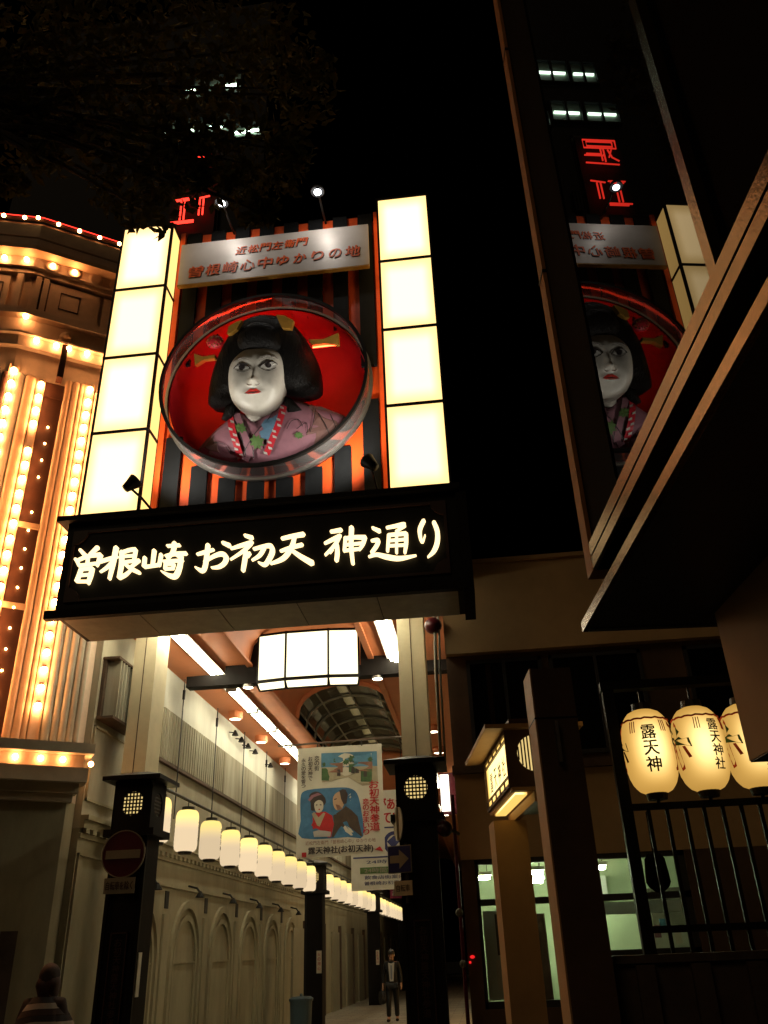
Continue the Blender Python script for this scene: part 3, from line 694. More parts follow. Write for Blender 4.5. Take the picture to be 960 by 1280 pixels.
corn = hband('cornice', 12.0, 12.20, .16, 'theatre_cream'); hband('cornice_lip', 12.20, 12.29, .36, 'theatre_tan', corn)
par_ = hband('parapet', 12.29, 12.53, .26, 'theatre_cream'); hband('parapet_groove', 12.53, 12.56, .235, 'theatre_dark', par_); hband('parapet_top', 12.56, 12.84, .27, 'theatre_cream', par_)
top = hband('roof_rail', 13.00, 13.03, .235, 'frame_brown', pr0=.19); hband('rail_board', 12.84, 12.98, .16, 'theatre_dark', top, pr0=.12)
A, c, B = offs(.25); obj('red_tube', MB().tube([A + V((0,0,13.045)), c + V((0,0,13.045)), B + V((0,0,13.045))], .008, 5), 'neon_red', top)
# bulbs: one mesh, shared
bulb0 = None
def bulb(fr, s_, z, w, par, mt='bulb_on', r=.046, cache={}):
    loc = fr[0] + fr[1]*s_ + V((0,0,z)) + fr[3]*w
    k = (mt, r)
    if k in cache: return share(cache[k], loc, par)
    o = obj('bulb', MB().ball(loc, r, 8, 6), mt, par, smooth=True); cache[k] = o; return o
for s_ in (-1.861, -1.526, -1.177, -.833, -.49, -.15): bulb(F1, s_ + .02, 12.995, .262, top, 'small_bulb', .034)
for s_ in (-.16, -.50, -.84, -1.18, -1.5, -1.85, -2.2): bulb(F2, s_ - .10, 12.995, .262, top, 'small_bulb', .034)
for s_ in (-1.459, -1.107): bulb(F1, s_, 12.08, .22, corn, 'ledge_bulb', .042)
for s_ in (-.09, -.44, -.79, -1.14, -1.5): bulb(F2, s_, 12.08, .22, corn, 'ledge_bulb', .042)
for s_ in (-1.459, -1.107, -.75, -.40): obj('rosette', MB(F1).lathe([(.12, .165), (.10, .19), (.05, .175), (0, .18)], (s_, 12.10, 0), 14), 'theatre_cream', corn, smooth=True)
bulb(F1, -1.70, 11.0 - .03, .10, band, 'ledge_bulb', .045)
for s_ in (-1.472, -1.168, -.975, -.687, -.38): bulb(F1, s_, 10.50, .165, band, 'ledge_bulb', .045)
# frieze panels and short pilasters
for (s0, s1) in ((-1.43, -.62), (-.55, -.05)):
    pn = obj('frieze_panel', MB(F1).box((s0, 11.18, -.02), (s1, 11.86, .05)), 'theatre_cream', th)
    m0, m1 = s0 + .18, s0 + .50
    g = MB(F1)
    for (a, b_) in (((m0, 11.34), (m1, 11.355)), ((m0, 11.68), (m1, 11.695)), ((m0, 11.34), (m0+.013, 11.69)), ((m1-.013, 11.34), (m1, 11.69))): g.box((*a, .045), (*b_, .062))
    obj('panel_moulding', g, 'theatre_dark', pn)
for s_ in (-1.62, -1.50): obj('frieze_pilaster', MB(F1).box((s_-.045, 11.15, -.02), (s_+.045, 11.88, .09)), 'theatre_cream', th)
obj('frieze_pilaster', MB(F2).box((-.22, 11.15, -.02), (-.12, 11.88, .09)), 'theatre_cream', th)
for s_ in (-1.562, -1.44): obj('frieze_slot', MB(F1).box((s_-.018, 11.16, -.02), (s_+.018, 11.87, .012)), 'theatre_dark', th)
pn = obj('frieze_panel', MB(F2).box((-1.3, 11.18, -.02), (-.33, 11.86, .05)), 'theatre_cream', th)
g = MB(F2)
for (a, b_) in (((-.72, 11.34), (-.42, 11.355)), ((-.72, 11.68), (-.42, 11.695)), ((-.433, 11.34), (-.42, 11.69))): g.box((*a, .045), (*b_, .062))
obj('panel_moulding', g, 'theatre_dark', pn)
obj('round_boss', MB(F1).lathe([(.10, 0), (.10, .10), (.07, .15), (0, .16)], (-1.05, 10.76, 0), 14), 'theatre_tan', th, smooth=True)
obj('drop_slot', MB(F1).box((-1.075, 9.9, -.02), (-.985, 10.55, .182)), 'theatre_dark', th)
# pilasters: half-round shafts with rounded heads
PZ0, PZ1 = 4.18, 9.98
def shaft(name, s_, r, zt, mt, w=0.0, sq=1.0):
    mb = MB(F1); n = 10; prof = []
    rings = []
    for z, k in [(PZ0, 1), (zt - r, 1)] + [(zt - r + r*math.sin(t*PI/10), math.cos(t*PI/10)) for t in range(1, 6)]:
        rings.append([mb.pt((s_ - r*k*math.cos(PI*j/n), z, w + r*sq*max(k, .02)*math.sin(PI*j/n))) for j in range(n+1)])
    for a, b_ in zip(rings, rings[1:]):
        for j in range(n): mb.f.append([a[j], a[j+1], b_[j+1], b_[j]])
    return obj(name, mb, mt, th, smooth=True)
for s_, r, mt in ((-.865, .055, 'theatre_tan'), (-.76, .06, 'theatre_tan'), (-.665, .045, 'theatre_tan'), (-1.60, .085, 'theatre_grey'), (-1.435, .085, 'theatre_tan')): shaft('pilaster_shaft', s_, r, PZ1 + (.02 if s_ > -1 else -.06), mt, .012, .55)
for s_, r in ((-.40, .06), (-.29, .05), (-.19, .055), (-.09, .05), (-.01, .04)): shaft('corner_rib', s_, r, 9.9, 'theatre_grey', .0, .7)
shaft('pilaster_shaft', -1.80, .06, PZ1 - .1, 'theatre_dark', .012, .6)
def bulb_strip(s_, hw, z0, z1, pitch_, skip=()):
    st = obj('bulb_channel', MB(F1).box((s_-hw, PZ0, -.02), (s_+hw, z1+.14, .015)), 'theatre_cream', th)
    for sd in (-1, 1): obj('channel_edge', MB(F1).box((s_+sd*hw-.012, PZ0, -.01), (s_+sd*hw+.012, z1+.16, .038)), 'theatre_tan', st)
    k = int((z1 - z0) / pitch_)
    for i in range(k + 1):
        z = z1 - i*pitch_
        if i in skip: continue
        bulb(F1, s_, z, .092, st)
        obj('socket_collar', MB(F1).box((s_-.026, z+.058, .012), (s_+.026, z+.078, .085)), 'theatre_dark', st)
bulb_strip(-.545, .058, 4.44, 9.87, .2475)
bulb_strip(-1.275, .05, 4.44, 9.74, .2475, skip=(4,))
bulb_strip(-1.70, .062, 4.44, 9.88, .2475)
rc = obj('recess_panel', MB(F1).box((-1.215, PZ0, -.05), (-.915, 9.86, .012)), 'theatre_dark', th)
for z in (9.62, 7.30, 6.05): obj('recess_bar', MB(F1).box((-1.21, z-.045, .0), (-.92, z+.045, .03)), 'theatre_tan' if z < 9 else 'theatre_dark', rc)
for i in range(16):
    if i in (4,): continue
    bulb(F1, -1.06, 9.02 - i*.30, .03, rc, 'small_bulb', .016)
for s_ in (-.726, -.422, -.150): bulb(F1, s_, 3.975, .235, ledge, 'ledge_bulb', .036)
for s_ in (-1.03, -1.33, -1.63): bulb(F1, s_, 3.975, .235, ledge, 'ledge_bulb', .036)
A, c, B = offs(.20); e = B + d1*.12
bulb((V((e.x + .03, e.y + .10, 0)), V((0,1,0)), V((0,0,1)), V((1,0,0))), .02, 3.96, .01, ledge, 'ledge_bulb', .036)
obj('base_plinth', MB(F1).box((-3.2, 0, -.1), (-.35, 2.0, .05)), 'stone_dark', th)
obj('shop_shutter', MB(F1).box((-2.6, .05, .05), (-.62, 1.98, .07)), 'theatre_dark', th)
obj('door_jamb', MB(F1).box((-.60, 0, .052), (-.55, 2.0, .11)), 'steel', th)

# ================================================================== arcade wall on the left of the alley
XW = -5.2
wall = thing('arcade_wall', (XW - .2, 30, 0), 'long cream side wall of the alley with blind arches', 'wall')
obj('wall_body', MB().box((XW-.5, 10.95, 3.2), (XW, 70, 6.15)), 'cream_wall', wall); obj('wall_base', MB().box((XW-.5, 10.95, 0), (XW, 70, 3.198)), 'dim_olive_wall', wall)
obj('white_frieze', MB().box((XW-.02, 13.2, 5.46), (XW+.012, 70, 6.15)), 'white_wall', wall)
for i in range(18):
    y0 = 13.48 + i*1.85
    o = obj('stained_sheet', MB().box((XW, y0+.006, 4.60), (XW+.045, y0+1.84, 5.45)), 'stained_panel', wall)
    if i < 2:
        g = MB()
        for k in range(14): g.box((XW+.045, y0+.06+k*.128, 4.61), (XW+.062, y0+.10+k*.128, 5.44))
        obj('sheet_ribs', g, 'stained_panel', o)
obj('sheet_rail', MB().box((XW, 13.4, 4.545), (XW+.07, 70, 4.60)), 'rust', wall)
md = obj('moulding', MB().box((XW, 10.95, 3.20), (XW+.06, 70, 3.30)), 'dim_olive_wall', wall); obj('moulding_lip', MB().box((XW, 10.95, 3.30), (XW+.11, 70, 3.36)), 'dim_olive_wall', md); obj('moulding_lip', MB().box((XW, 10.95, 3.08), (XW+.03, 70, 3.14)), 'dim_olive_wall', md)
for k in range(60): obj('dentil', MB().box((XW+.03, 11.0+k*.22, 3.14), (XW+.075, 11.11+k*.22, 3.199)), 'dim_olive_wall', md)
obj('string_course', MB().box((XW, 12.2, 2.70), (XW+.03, 24, 2.75)), 'dim_olive_wall', wall)
def arch(yc, hw, zs, r0, wd):
    """flat arch ring standing proud of the wall"""
    mb = MB(); n = 14; pts = [(-hw, .0)] + [(-hw*math.cos(PI*j/n), zs + hw*1.15*math.sin(PI*j/n)) for j in range(n+1)] + [(hw, .0)]
    k = 1 - wd/hw; inn = [(-hw*k, .0)] + [(-hw*k*math.cos(PI*j/n), zs + hw*k*1.15*math.sin(PI*j/n)) for j in range(n+1)] + [(hw*k, .0)]
    ia = [mb.pt((XW + r0, yc + p[0], p[1])) for p in pts]; ib = [mb.pt((XW + r0, yc + p[0], p[1])) for p in inn]; ja = [mb.pt((XW - .01, yc + p[0], p[1])) for p in pts]; jb = [mb.pt((XW - .01, yc + p[0], p[1])) for p in inn]
    for i in range(len(pts)-1): mb.f += [[ia[i], ia[i+1], ib[i+1], ib[i]], [ia[i], ja[i], ja[i+1], ia[i+1]], [ib[i], ib[i+1], jb[i+1], jb[i]]]
    return mb
for i in range(1, 7):
    yc = 11.25 + i*2.13 + .0
    o = obj('arch_surround', arch(yc, .80, 1.62, .05, .10), 'dim_olive_wall', wall)
    obj('arch_inner', arch(yc, .62, 1.60, .035, .07), 'dim_olive_wall', o)
    obj('arch_bar', MB().box((XW, yc-.55, 1.58), (XW+.02, yc+.55, 1.61)), 'dim_olive_wall', o)
    if i < 6:
        obj('slot_vent', MB().box((XW, yc+.98, 2.38), (XW+.012, yc+1.15, 2.64)), 'black_paint', wall)
        obj('pier_strip', MB().box((XW, yc+.92, 0), (XW+.04, yc+1.21, 2.30)), 'dim_olive_wall', wall)
    mb = MB().tube([(XW, yc, 2.78), (XW+.16, yc, 2.74), (XW+.22, yc, 2.66)], .02, 6); lmp = obj('wall_lamp', mb, 'black_paint', wall); obj('lamp_cone', MB().lathe([(.02, .05), (.085, -.05)], (XW+.22, yc, 2.64), 10), 'black_paint', lmp)
# plain panels near the gate corner
for (y0, y1_, z0, z1_) in ((10.98, 12.9, 3.55, 4.55), (10.98, 12.4, .9, 2.9)):
    g = MB()
    for a, b_ in (((y0, z0), (y1_, z0+.03)), ((y0, z1_-.03), (y1_, z1_)), ((y0, z0), (y0+.03, z1_)), ((y1_-.03, z0), (y1_, z1_))): g.box((XW, a[0], a[1]), (XW+.03, b_[0], b_[1]))
    obj('panel_frame', g, 'dim_olive_wall', wall)
# shutters further along
for i in range(14):
    y0 = 24.2 + i*3.1
    o = obj('shop_shutter', MB().box((XW, y0, 0), (XW+.06, y0+1.4, 2.3)), 'shutter', wall); obj('shutter_post', MB().box((XW, y0+1.5, 0), (XW+.10, y0+1.62, 2.5)), 'rust', wall)
# louvred vent
vent = tag(obj('louvre_vent', MB().box((XW, 11.02, 4.66), (XW+.05, 12.02, 5.52)), 'rust'), 'rusty slatted vent box on the wall left of the cream column', 'vent')
for k in range(9): obj('slat', MB().box((XW+.05, 11.10+k*.105, 4.68), (XW+.24, 11.13+k*.105, 5.50)), 'stained_panel', vent)
for z in (4.64, 5.50): obj('vent_frame', MB().box((XW, 11.0, z), (XW+.25, 12.04, z+.035)), 'rust', vent)
# hanging stays down the wall
for i, y in enumerate((14.15, 16.2, 18.3, 20.4, 22.5, 24.6)):
    o = obj('stay_rod', MB().tube([(XW+.12, y, 3.72), (XW+.12, y, 6.12)], .011, 6), 'dark_metal'); tag(o, ['first', 'second', 'third', 'fourth', 'fifth', 'sixth'][i] + ' thin stay rod from the gate hanging down the stained wall', 'rod', 'stay rods along the alley wall')
    obj('turnbuckle', MB().box((XW+.10, y-.018, 5.75), (XW+.14, y+.018, 5.92)), 'black_paint', o)
for i, (px, py) in enumerate(((294, 917), (302, 925), (310, 933), (319, 940), (338, 957))):
    c = PX(px, py, XW + .15)
    o = tag(obj('wall_spotlight', MB().tube([(XW, c.y, c.z+.04), (c.x, c.y, c.z+.02)], .012, 6), 'black_paint'), ['first', 'second', 'third', 'fourth', 'fifth'][i] + ' small black spotlight from the gate on the white wall band', 'spotlight', 'small spotlights on the wall band')
    obj('lamp_cone', MB().lathe([(.02, .07), (.075, -.04), (.0, -.03)], c, 10), 'black_paint', o)

# ================================================================== arcade roof
roof = thing('arcade_roof', (-2.7, 30, 6), 'salmon vaulted arcade ceiling over the alley', 'roof')
for (x0, x1) in ((XW, -3.75), (-1.62, -.28)):
    for k in range(12):
        y0 = 10.2 + k*4.0; obj('ceiling_panel', MB().box((x0, y0+.004, 6.15), (x1, y0+3.996, 6.20)), 'salmon', roof)
def vault(y0, y1_, r=1.0, z0=6.20, h=.72, inset=0, n=10):
    mb = MB(); xa, xb = -3.75, -1.62; a = []; b_ = []
    for j in range(n+1):
        t = PI*j/n; x = (xa+xb)/2 - (xb-xa)/2*math.cos(t); z = z0 + h*math.sin(t)**.8
        a.append(mb.pt((x, y0, z))); b_.append(mb.pt((x, y1_, z)))
    for j in range(n): mb.f.append([a[j], b_[j], b_[j+1], a[j+1]])
    return mb
obj('vault', vault(10.2, 17.6), 'salmon', roof, smooth=True); obj('vault', vault(25.0, 58), 'salmon', roof, smooth=True)
# side lips of the vault
for x in (-3.75, -1.62): obj('vault_lip', MB().box((x-.05, 10.2, 6.10), (x+.05, 58, 6.149)), 'salmon', roof)
# glazed stretch: ribs and panes
sk = obj('skylight_frame', MB(), 'pipe', roof) if False else None
g = MB(); xa, xb = -3.75, -1.62; NX, NY = 4, 7; y0, y1_ = 17.6, 25.0
def vz(t): return 6.20 + .72*math.sin(t)**.8
def vx(t): return (xa+xb)/2 - (xb-xa)/2*math.cos(t)
for k in range(NY+1):
    y = y0 + (y1_-y0)*k/NY; g.tube([(vx(PI*j/12), y, vz(PI*j/12) - .02) for j in range(13)], .026, 6)
for j in range(NX+1):
    t = PI*(.06 + .88*j/NX); g.tube([(vx(t), y0, vz(t) - .02), (vx(t), y1_, vz(t) - .02)], .022, 6)
sk = obj('skylight_frame', g, 'pipe', roof)
for k in range(NY):
    for j in range(NX):
        ya, yb = y0 + (y1_-y0)*k/NY, y0 + (y1_-y0)*(k+1)/NY; mb = MB(); ia = []; ib = []
        for q in range(4):
            t = PI*(.06 + .88*(j + q/3)/NX); ia.append(mb.pt((vx(t), ya, vz(t)+.01))); ib.append(mb.pt((vx(t), yb, vz(t)+.01)))
        for q in range(3): mb.f.append([ia[q], ib[q], ib[q+1], ia[q+1]])
        obj('pane', mb, 'skylight_glass', sk)
for y in (17.55, 25.0): obj('vault_arch', MB().tube([(vx(PI*j/12), y, vz(PI*j/12)-.03) for j in range(13)], .07, 6), 'salmon', roof)
# cross beam with the big lamp
YL = 13.6
beam = tag(obj('cross_beam', MB().box((-4.86, YL, 5.80), (-.30, YL+.22, 5.99)), 'black_wood'), 'black cross beam carrying the big lit ceiling lantern', 'beam')
for sx, x0 in ((1, -3.62), (-1, -1.80)):
    q = [(x0, 5.99)] + [(x0 - sx*.58*math.cos(t*PI/14), 5.99 + .66*math.sin(t*PI/14)) for t in range(0, 8)]
    if sx > 0: q = q[::-1]
    obj('cloud_bracket', MB(frame((0, YL+.05, 0))).prism(q, -.10, .0), 'black_wood', beam)
for x in (-3.78, -1.52):
    o = obj('downlight', MB().lathe([(.10, .0), (.10, .045), (.02, .05)], (x, YL+.10, 5.75), 14), 'steel', beam); obj('lens', MB().lathe([(.001, .002), (.085, .002)], (x, YL+.10, 5.75), 14), 'downlight_on', o)
lamp = thing('ceiling_lantern', (-2.7, YL-.1, 5.65), 'large white lit lantern of three panels hung from the black beam', 'lantern')
LXs = [(-3.60, YL-.02), (-3.09, YL-.10), (-2.34, YL-.10), (-1.82, YL-.02)]
for k in range(3):
    (xa_, ya_), (xb_, yb_) = LXs[k], LXs[k+1]; r_ = V((xb_-xa_, yb_-ya_, 0)); ln = r_.length; fr = frame((xa_, ya_, 0), r_)
    obj('lit_panel', MB(fr).box((.02, 5.83, -.03), (ln-.02, 6.62, -.012)), 'ceiling_lamp_panel', lamp)
    o = obj('panel_frame', MB(fr).box((0, 5.79, -.03), (ln, 5.83, .006)).box((0, 6.62, -.03), (ln, 6.66, .006)).box((-.014, 5.79, -.03), (.014, 6.66, .008)).box((ln-.014, 5.79, -.03), (ln+.014, 6.66, .008)), 'black_paint', lamp)
    mb = MB(fr); mb.raw([(.015, 5.775, -.012), (ln-.015, 5.775, -.012), (ln-.035, 5.68, -.09), (.035, 5.68, -.09)], [[0,1,2,3]]); obj('lower_panel', mb, 'ceiling_lamp_panel', lamp)
    ft = MB(); 
    for (u_, v_) in (((.0, 5.785, -.005), (.02, 5.665, -.10)), ((ln, 5.785, -.005), (ln-.02, 5.665, -.10)), ((.02, 5.665, -.10), (ln-.02, 5.665, -.10))):
        pa, pb = [fr[0] + fr[1]*w_[0] + fr[2]*w_[1] + fr[3]*w_[2] for w_ in (u_, v_)]; ft.tube([pa, pb], .018, 5)
    obj('lower_frame', ft, 'black_paint', lamp)
    if k == 1:
        em = MB(fr)
        for j in range(16): a = 2*PI*j/16; em.box((ln/2 + .17*math.cos(a) - .007, 6.25 + .17*math.sin(a) - .007, -.012), (ln/2 + .17*math.cos(a) + .007, 6.25 + .17*math.sin(a) + .007, -.008))
        for j in range(8): a = 2*PI*j/8; em.box((ln/2 + .09*math.cos(a) - .006, 6.25 + .09*math.sin(a) - .006, -.012), (ln/2 + .09*math.cos(a) + .006, 6.25 + .09*math.sin(a) + .006, -.008))
        obj('emblem', em, 'doll_gold', lamp)
# fluorescent fittings
def tube_light(x, y0, L, label):
    t = thing('fluorescent_light', (x, y0+L/2, 6.05), label, 'ceiling light', 'fluorescent lights along the arcade')
    obj('housing', MB().prism([(x-.14, 6.085), (x-.10, 6.145), (x+.10, 6.145), (x+.14, 6.085), (x, 6.075)], y0+.02, y0+L-.02, 1), 'white_gloss', t)
    for s_ in (-.06, .06): obj('tube', MB().tube([(x+s_, y0+.05, 6.055), (x+s_, y0+L-.05, 6.055)], .022, 8), 'tube_on', t)
    for y in (y0+.02, y0+L-.05): obj('end_socket', MB().box((x-.10, y, 6.02), (x+.10, y+.03, 6.09)), 'white_gloss', t)
for k, (y0, L) in enumerate(((10.0, 4.0), (14.75, 1.6), (16.4, 1.6), (18.05, 1.6), (19.7, 1.6), (24, 2.4), (30, 2.4))):
    tube_light(-4.40, y0, L, ['bare twin tube light just left of the big ceiling lantern', 'twin tube light beyond the cross beam, first of the left row', 'second twin tube light of the left row past the beam', 'third twin tube light of the left row past the beam', 'fourth twin tube light of the left row past the beam', 'twin tube light deep in the arcade, left side', 'farthest twin tube light on the left of the arcade'][k])
for k, (y0, L) in enumerate(((10.0, 3.95), (24, 2.4), (30, 2.4))):
    tube_light(-1.20, y0, L, ['twin tube light between big ceiling lantern and right cream column', 'twin tube light deep in the arcade, right side', 'farthest twin tube light on the right of the arcade'][k])
for k, (x, y) in enumerate(((-4.85, 16.7), (-4.85, 18.9), (-4.85, 21.4), (-.86, 18.9), (-.86, 21.2))):
    o = tag(obj('can_light', MB().lathe([(.0, .15), (.15, .15), (.15, 0), (.12, 0)], (x, y, 6.0), 18), 'salmon'), ['first can downlight beside the left row of tubes', 'second can downlight beside the left row of tubes', 'third can downlight beside the left row of tubes', 'can downlight right of the right cream column', 'lower can downlight right of the right cream column', 'can downlight hidden close behind the right cream column'][k], 'downlight', 'salmon can downlights under the arcade ceiling')
    obj('lens', MB().lathe([(.001, .01), (.118, .01)], (x, y, 6.0), 18), 'downlight_on', o)

# ================================================================== right wall of the alley
rw = thing('alley_wall', (-.1, 30, 0), 'right hand shop wall of the alley behind the black post', 'wall')
obj('wall_body', MB().box((-.28, 14.6, 0), (.3, 70, 6.15)), 'cream_wall', rw)
obj('shop_panel', MB().box((-.34, 23, .1), (-.29, 28, 2.4)), 'shop_warm', rw)
for k in range(5): obj('shop_mullion', MB().box((-.36, 23+k*1.22, .1), (-.285, 23.1+k*1.22, 2.4)), 'rust', rw)
obj('lit_sign', MB().box((-.62, 15.0, 3.75), (-.47, 15.12, 4.35)), 'shop_white', rw); obj('sign_frame', MB().box((-.64, 15.13, 3.7), (-.30, 15.2, 4.40)), 'red_paint', rw)

# ================================================================== black lantern posts
def lantern_post(xc, y0, label, plaque=None, far=False):
    t = thing('lantern_post', (xc, y0+.22, 0), label, 'post', 'black lantern posts')
    sw, bw, rw_ = .21, .24, .365
    sh = obj('shaft', MB().box((xc-sw, y0+.02, 0), (xc+sw, y0+.44, 2.98)), 'black_wood', t)
    for x in (xc-sw-.012, xc+sw-.028): obj('shaft_edge', MB().box((x, y0+.005, 0), (x+.04, y0+.045, 2.95)), 'black_paint', sh)
    obj('base_tray', MB().box((xc-bw-.07, y0-.06, 2.96), (xc+bw+.07, y0+.52, 3.04)), 'black_wood', t)
    bx = MB()
    # box with round openings on the front and on the right side
    n = 28; z0, z1_ = 3.04, 3.60; cz = 3.335; r = .14
    def plate(fr, hw):
        ci = []; cj = []
        for j in range(n):
            a = 2*PI*j/n; dx, dz = math.cos(a), math.sin(a); tt = min(hw/abs(dx) if abs(dx) > 1e-6 else 9, ((z1_-cz) if dz > 0 else (cz-z0))/abs(dz) if abs(dz) > 1e-6 else 9)
            o, r_, u_, n_ = fr; ci.append((dx*r, cz + dz*r)); cj.append((dx*tt, cz + dz*tt))
        b0 = [bx.pt(fr[0] + fr[1]*p[0] + fr[2]*p[1]) for p in ci]; b1 = [bx.pt(fr[0] + fr[1]*p[0] + fr[2]*p[1]) for p in cj]; b2 = [bx.pt(fr[0] + fr[1]*p[0] + fr[2]*p[1] - fr[3]*.03) for p in ci]
        for j in range(n): bx.f.append([b0[j], b1[j], b1[(j+1) % n], b0[(j+1) % n]]); bx.f.append([b0[j], b0[(j+1) % n], b2[(j+1) % n], b2[j]])
    ff = frame((xc, y0-.02, 0)); fs = frame((xc+bw, y0+.22, 0), (0, 1, 0))
    plate(ff, bw); plate(fs, bw)
    bx.box((xc-bw, y0-.02, z0), (xc-bw+.02, y0+.46, z1_)); bx.box((xc-bw, y0+.44, z0), (xc+bw, y0+.46, z1_)); 
    box = obj('lantern_box', bx, 'black_wood', t)
    for fr in (ff, fs):
        obj('lit_pane', MB(fr).lathe([(.001, -.035), (r+.01, -.035)], (0, cz, 0), 24), 'lattice_glow', box)
        g = MB(fr)
        for k in range(-3, 4):
            q = k*.042; L_ = math.sqrt(max(0, r*r - q*q)) + .005
            g.box((q-.008, cz-L_, -.03), (q+.008, cz+L_, -.014)); g.box((-L_, cz+q-.008, -.029), (L_, cz+q+.008, -.013))
        obj('lattice', g, 'lattice', box)
    rf = MB()
    ra = [rf.pt(p) for p in ((xc-rw_, y0-.14, 3.60), (xc+rw_, y0-.14, 3.60), (xc+rw_, y0+.58, 3.60), (xc-rw_, y0+.58, 3.60), (xc-rw_, y0-.14, 3.65), (xc+rw_, y0-.14, 3.65), (xc+rw_, y0+.58, 3.65), (xc-rw_, y0+.58, 3.65), (xc-.1, y0+.12, 3.73), (xc+.1, y0+.12, 3.73), (xc+.1, y0+.32, 3.73), (xc-.1, y0+.32, 3.73))]
    for q in ((0,3,2,1),(0,1,5,4),(1,2,6,5),(2,3,7,6),(3,0,4,7),(4,5,9,8),(5,6,10,9),(6,7,11,10),(7,4,8,11),(8,9,10,11)): rf.f.append([ra[k] for k in q])
    obj('roof', rf, 'black_paint', t)
    if plaque:
        pq = obj('plaque', MB().box((xc-.10, y0-.005, .55), (xc+.10, y0+.02, 1.93)), 'black_paint', t)
        g = MB()
        for a, b_ in (((xc-.10, .55), (xc+.10, .565)), ((xc-.10, 1.915), (xc+.10, 1.93)), ((xc-.10, .55), (xc-.088, 1.93)), ((xc+.088, .55), (xc+.10, 1.93))): g.box((a[0], y0-.016, a[1]), (b_[0], y0-.004, b_[1]))
        obj('plaque_frame', g, 'frame_brown', pq)
        for i, ch in enumerate(plaque):
            g = MB(frame((0, y0-.008, 0))); vc = 1.87 - .087*(i + .5); text(g, ch, xc - .042, vc - .039, xc + .042, vc + .039, 0, .015); obj('letter', g, 'frame_brown', pq)
    return t
pl = lantern_post(-4.18, 10.16, 'black lantern post under the left column with red no entry sign', 'お初天神露天神社参道')
pr = lantern_post(-.71, 10.16, 'black lantern post under the right cream column', 'お初天神露天神社参道')
obj('paper_notice', MB().box((-3.965, 10.24, 1.28), (-3.958, 10.34, 1.72)), 'paper', pl)
lantern_post(-4.18, 21.95, 'black lantern post in the alley beside the blue bin'); pn3 = lantern_post(-4.18, 33.6, 'farther black lantern post down the alley'); lantern_post(-4.18, 45.3, 'farthest black lantern post at the far end of the alley')
for (y, par) in ((21.95, 'a'), (33.6, 'b')):
    o = tag(obj('paper_notice', MB().box((-4.10, y-.012, 1.25), (-3.98, y+.003, 1.72)), 'paper'), 'white paper notice on the %s alley post' % ('nearer' if par == 'a' else 'farther'), 'notice', 'paper notices on the alley posts')
    g = MB(frame((0, y-.016, 0))); vtext(g, '火の用心', -4.04, 1.69, 1.30, .07, 0, .01); obj('lettering', g, 'print_red', o)

# ------------------------------------------------------------------ traffic signs on the posts
ns = thing('no_entry_sign', (-4.21, 10.1, 2.3), 'round red no entry sign on the left black post', 'sign')
obj('disc', MB().lathe([(0, -.012), (.258, -.012), (.258, .006), (0, .006)], (-4.21, 10.11, 2.76), 36, 'y'), 'sign_red', ns)
obj('bar', MB().box((-4.42, 10.088, 2.705), (-4.0, 10.097, 2.80)), 'sign_white', ns); obj('rim', MB().lathe(ring_prof(.258, .006, (-.016, .008)), (-4.21, 10.11, 2.76), 36, 'y'), 'sign_white', ns)
pt = obj('supplementary_plate', MB().box((-4.40, 10.09, 2.33), (-4.03, 10.105, 2.50)), 'sign_white', ns); g = MB(frame((0, 10.086, 0))); text(g, '自転車を除く', -4.375, 2.37, -4.055, 2.46, 0, .02); obj('lettering', g, 'ink', pt)
obj('bracket', MB().box((-4.24, 10.12, 2.45), (-4.18, 10.18, 2.9)), 'dark_metal', ns)
ow = thing('one_way_sign', (-.93, 10.1, 2.1), 'blue square one way arrow sign on the right black post', 'sign')
R_ = V((.95, -.3, 0)); fr = frame((-.93, 10.05, 2.55), R_)
obj('plate', MB(fr).box((-.135, -.135, -.008), (.135, .135, .004)), 'sign_blue', ow); obj('edge', MB(fr).box((-.145, -.145, -.012), (.145, .145, -.004)), 'sign_white', ow)
obj('arrow', MB(fr).prism([(-.115, -.04), (.0, -.04), (.0, -.10), (.115, 0), (.0, .10), (.0, .04), (-.115, .04)], .004, .008), 'sign_white', ow)
fr2 = frame((-.90, 10.06, 2.25), R_); o = obj('supplementary_plate', MB(fr2).box((-.11, -.075, -.008), (.11, .075, .004)), 'print_sand', ow); g = MB(fr2); text(g, '自転車', -.08, -.035, .08, .035, .006, .02); obj('lettering', g, 'ink', o)
obj('bracket', MB().tube([(-.86, 10.10, 2.1), (-.86, 10.10, 2.72)], .02, 6), 'dark_metal', ow)
rs = thing('round_traffic_sign', (-.94, 10.06, 2.7), 'round traffic sign turned edge on, seen from behind above the blue arrow', 'sign')
fr = frame((-.93, 10.08, 2.93), (.36, -.93, 0)); obj('disc', MB(fr).lathe([(0, -.006), (.185, -.006), (.185, .006), (0, .006)], (0, 0, 0), 28), 'sign_white', rs); obj('back_channel', MB(fr).box((-.02, -.18, .007), (.02, .18, .03)), 'steel', rs)
ml = tag(obj('round_red_lamp', MB().ball((-.40, 10.1, 2.855), .09, 16, 10), 'lamp_maroon', smooth=True), 'dark red round lamp on a bracket right of the black post', 'lamp'); obj('bracket', MB().tube([(-.40, 10.19, 2.855), (-.30, 10.5, 2.87), (-.26, 10.78, 2.87)], .02, 6), 'dark_metal', ml)

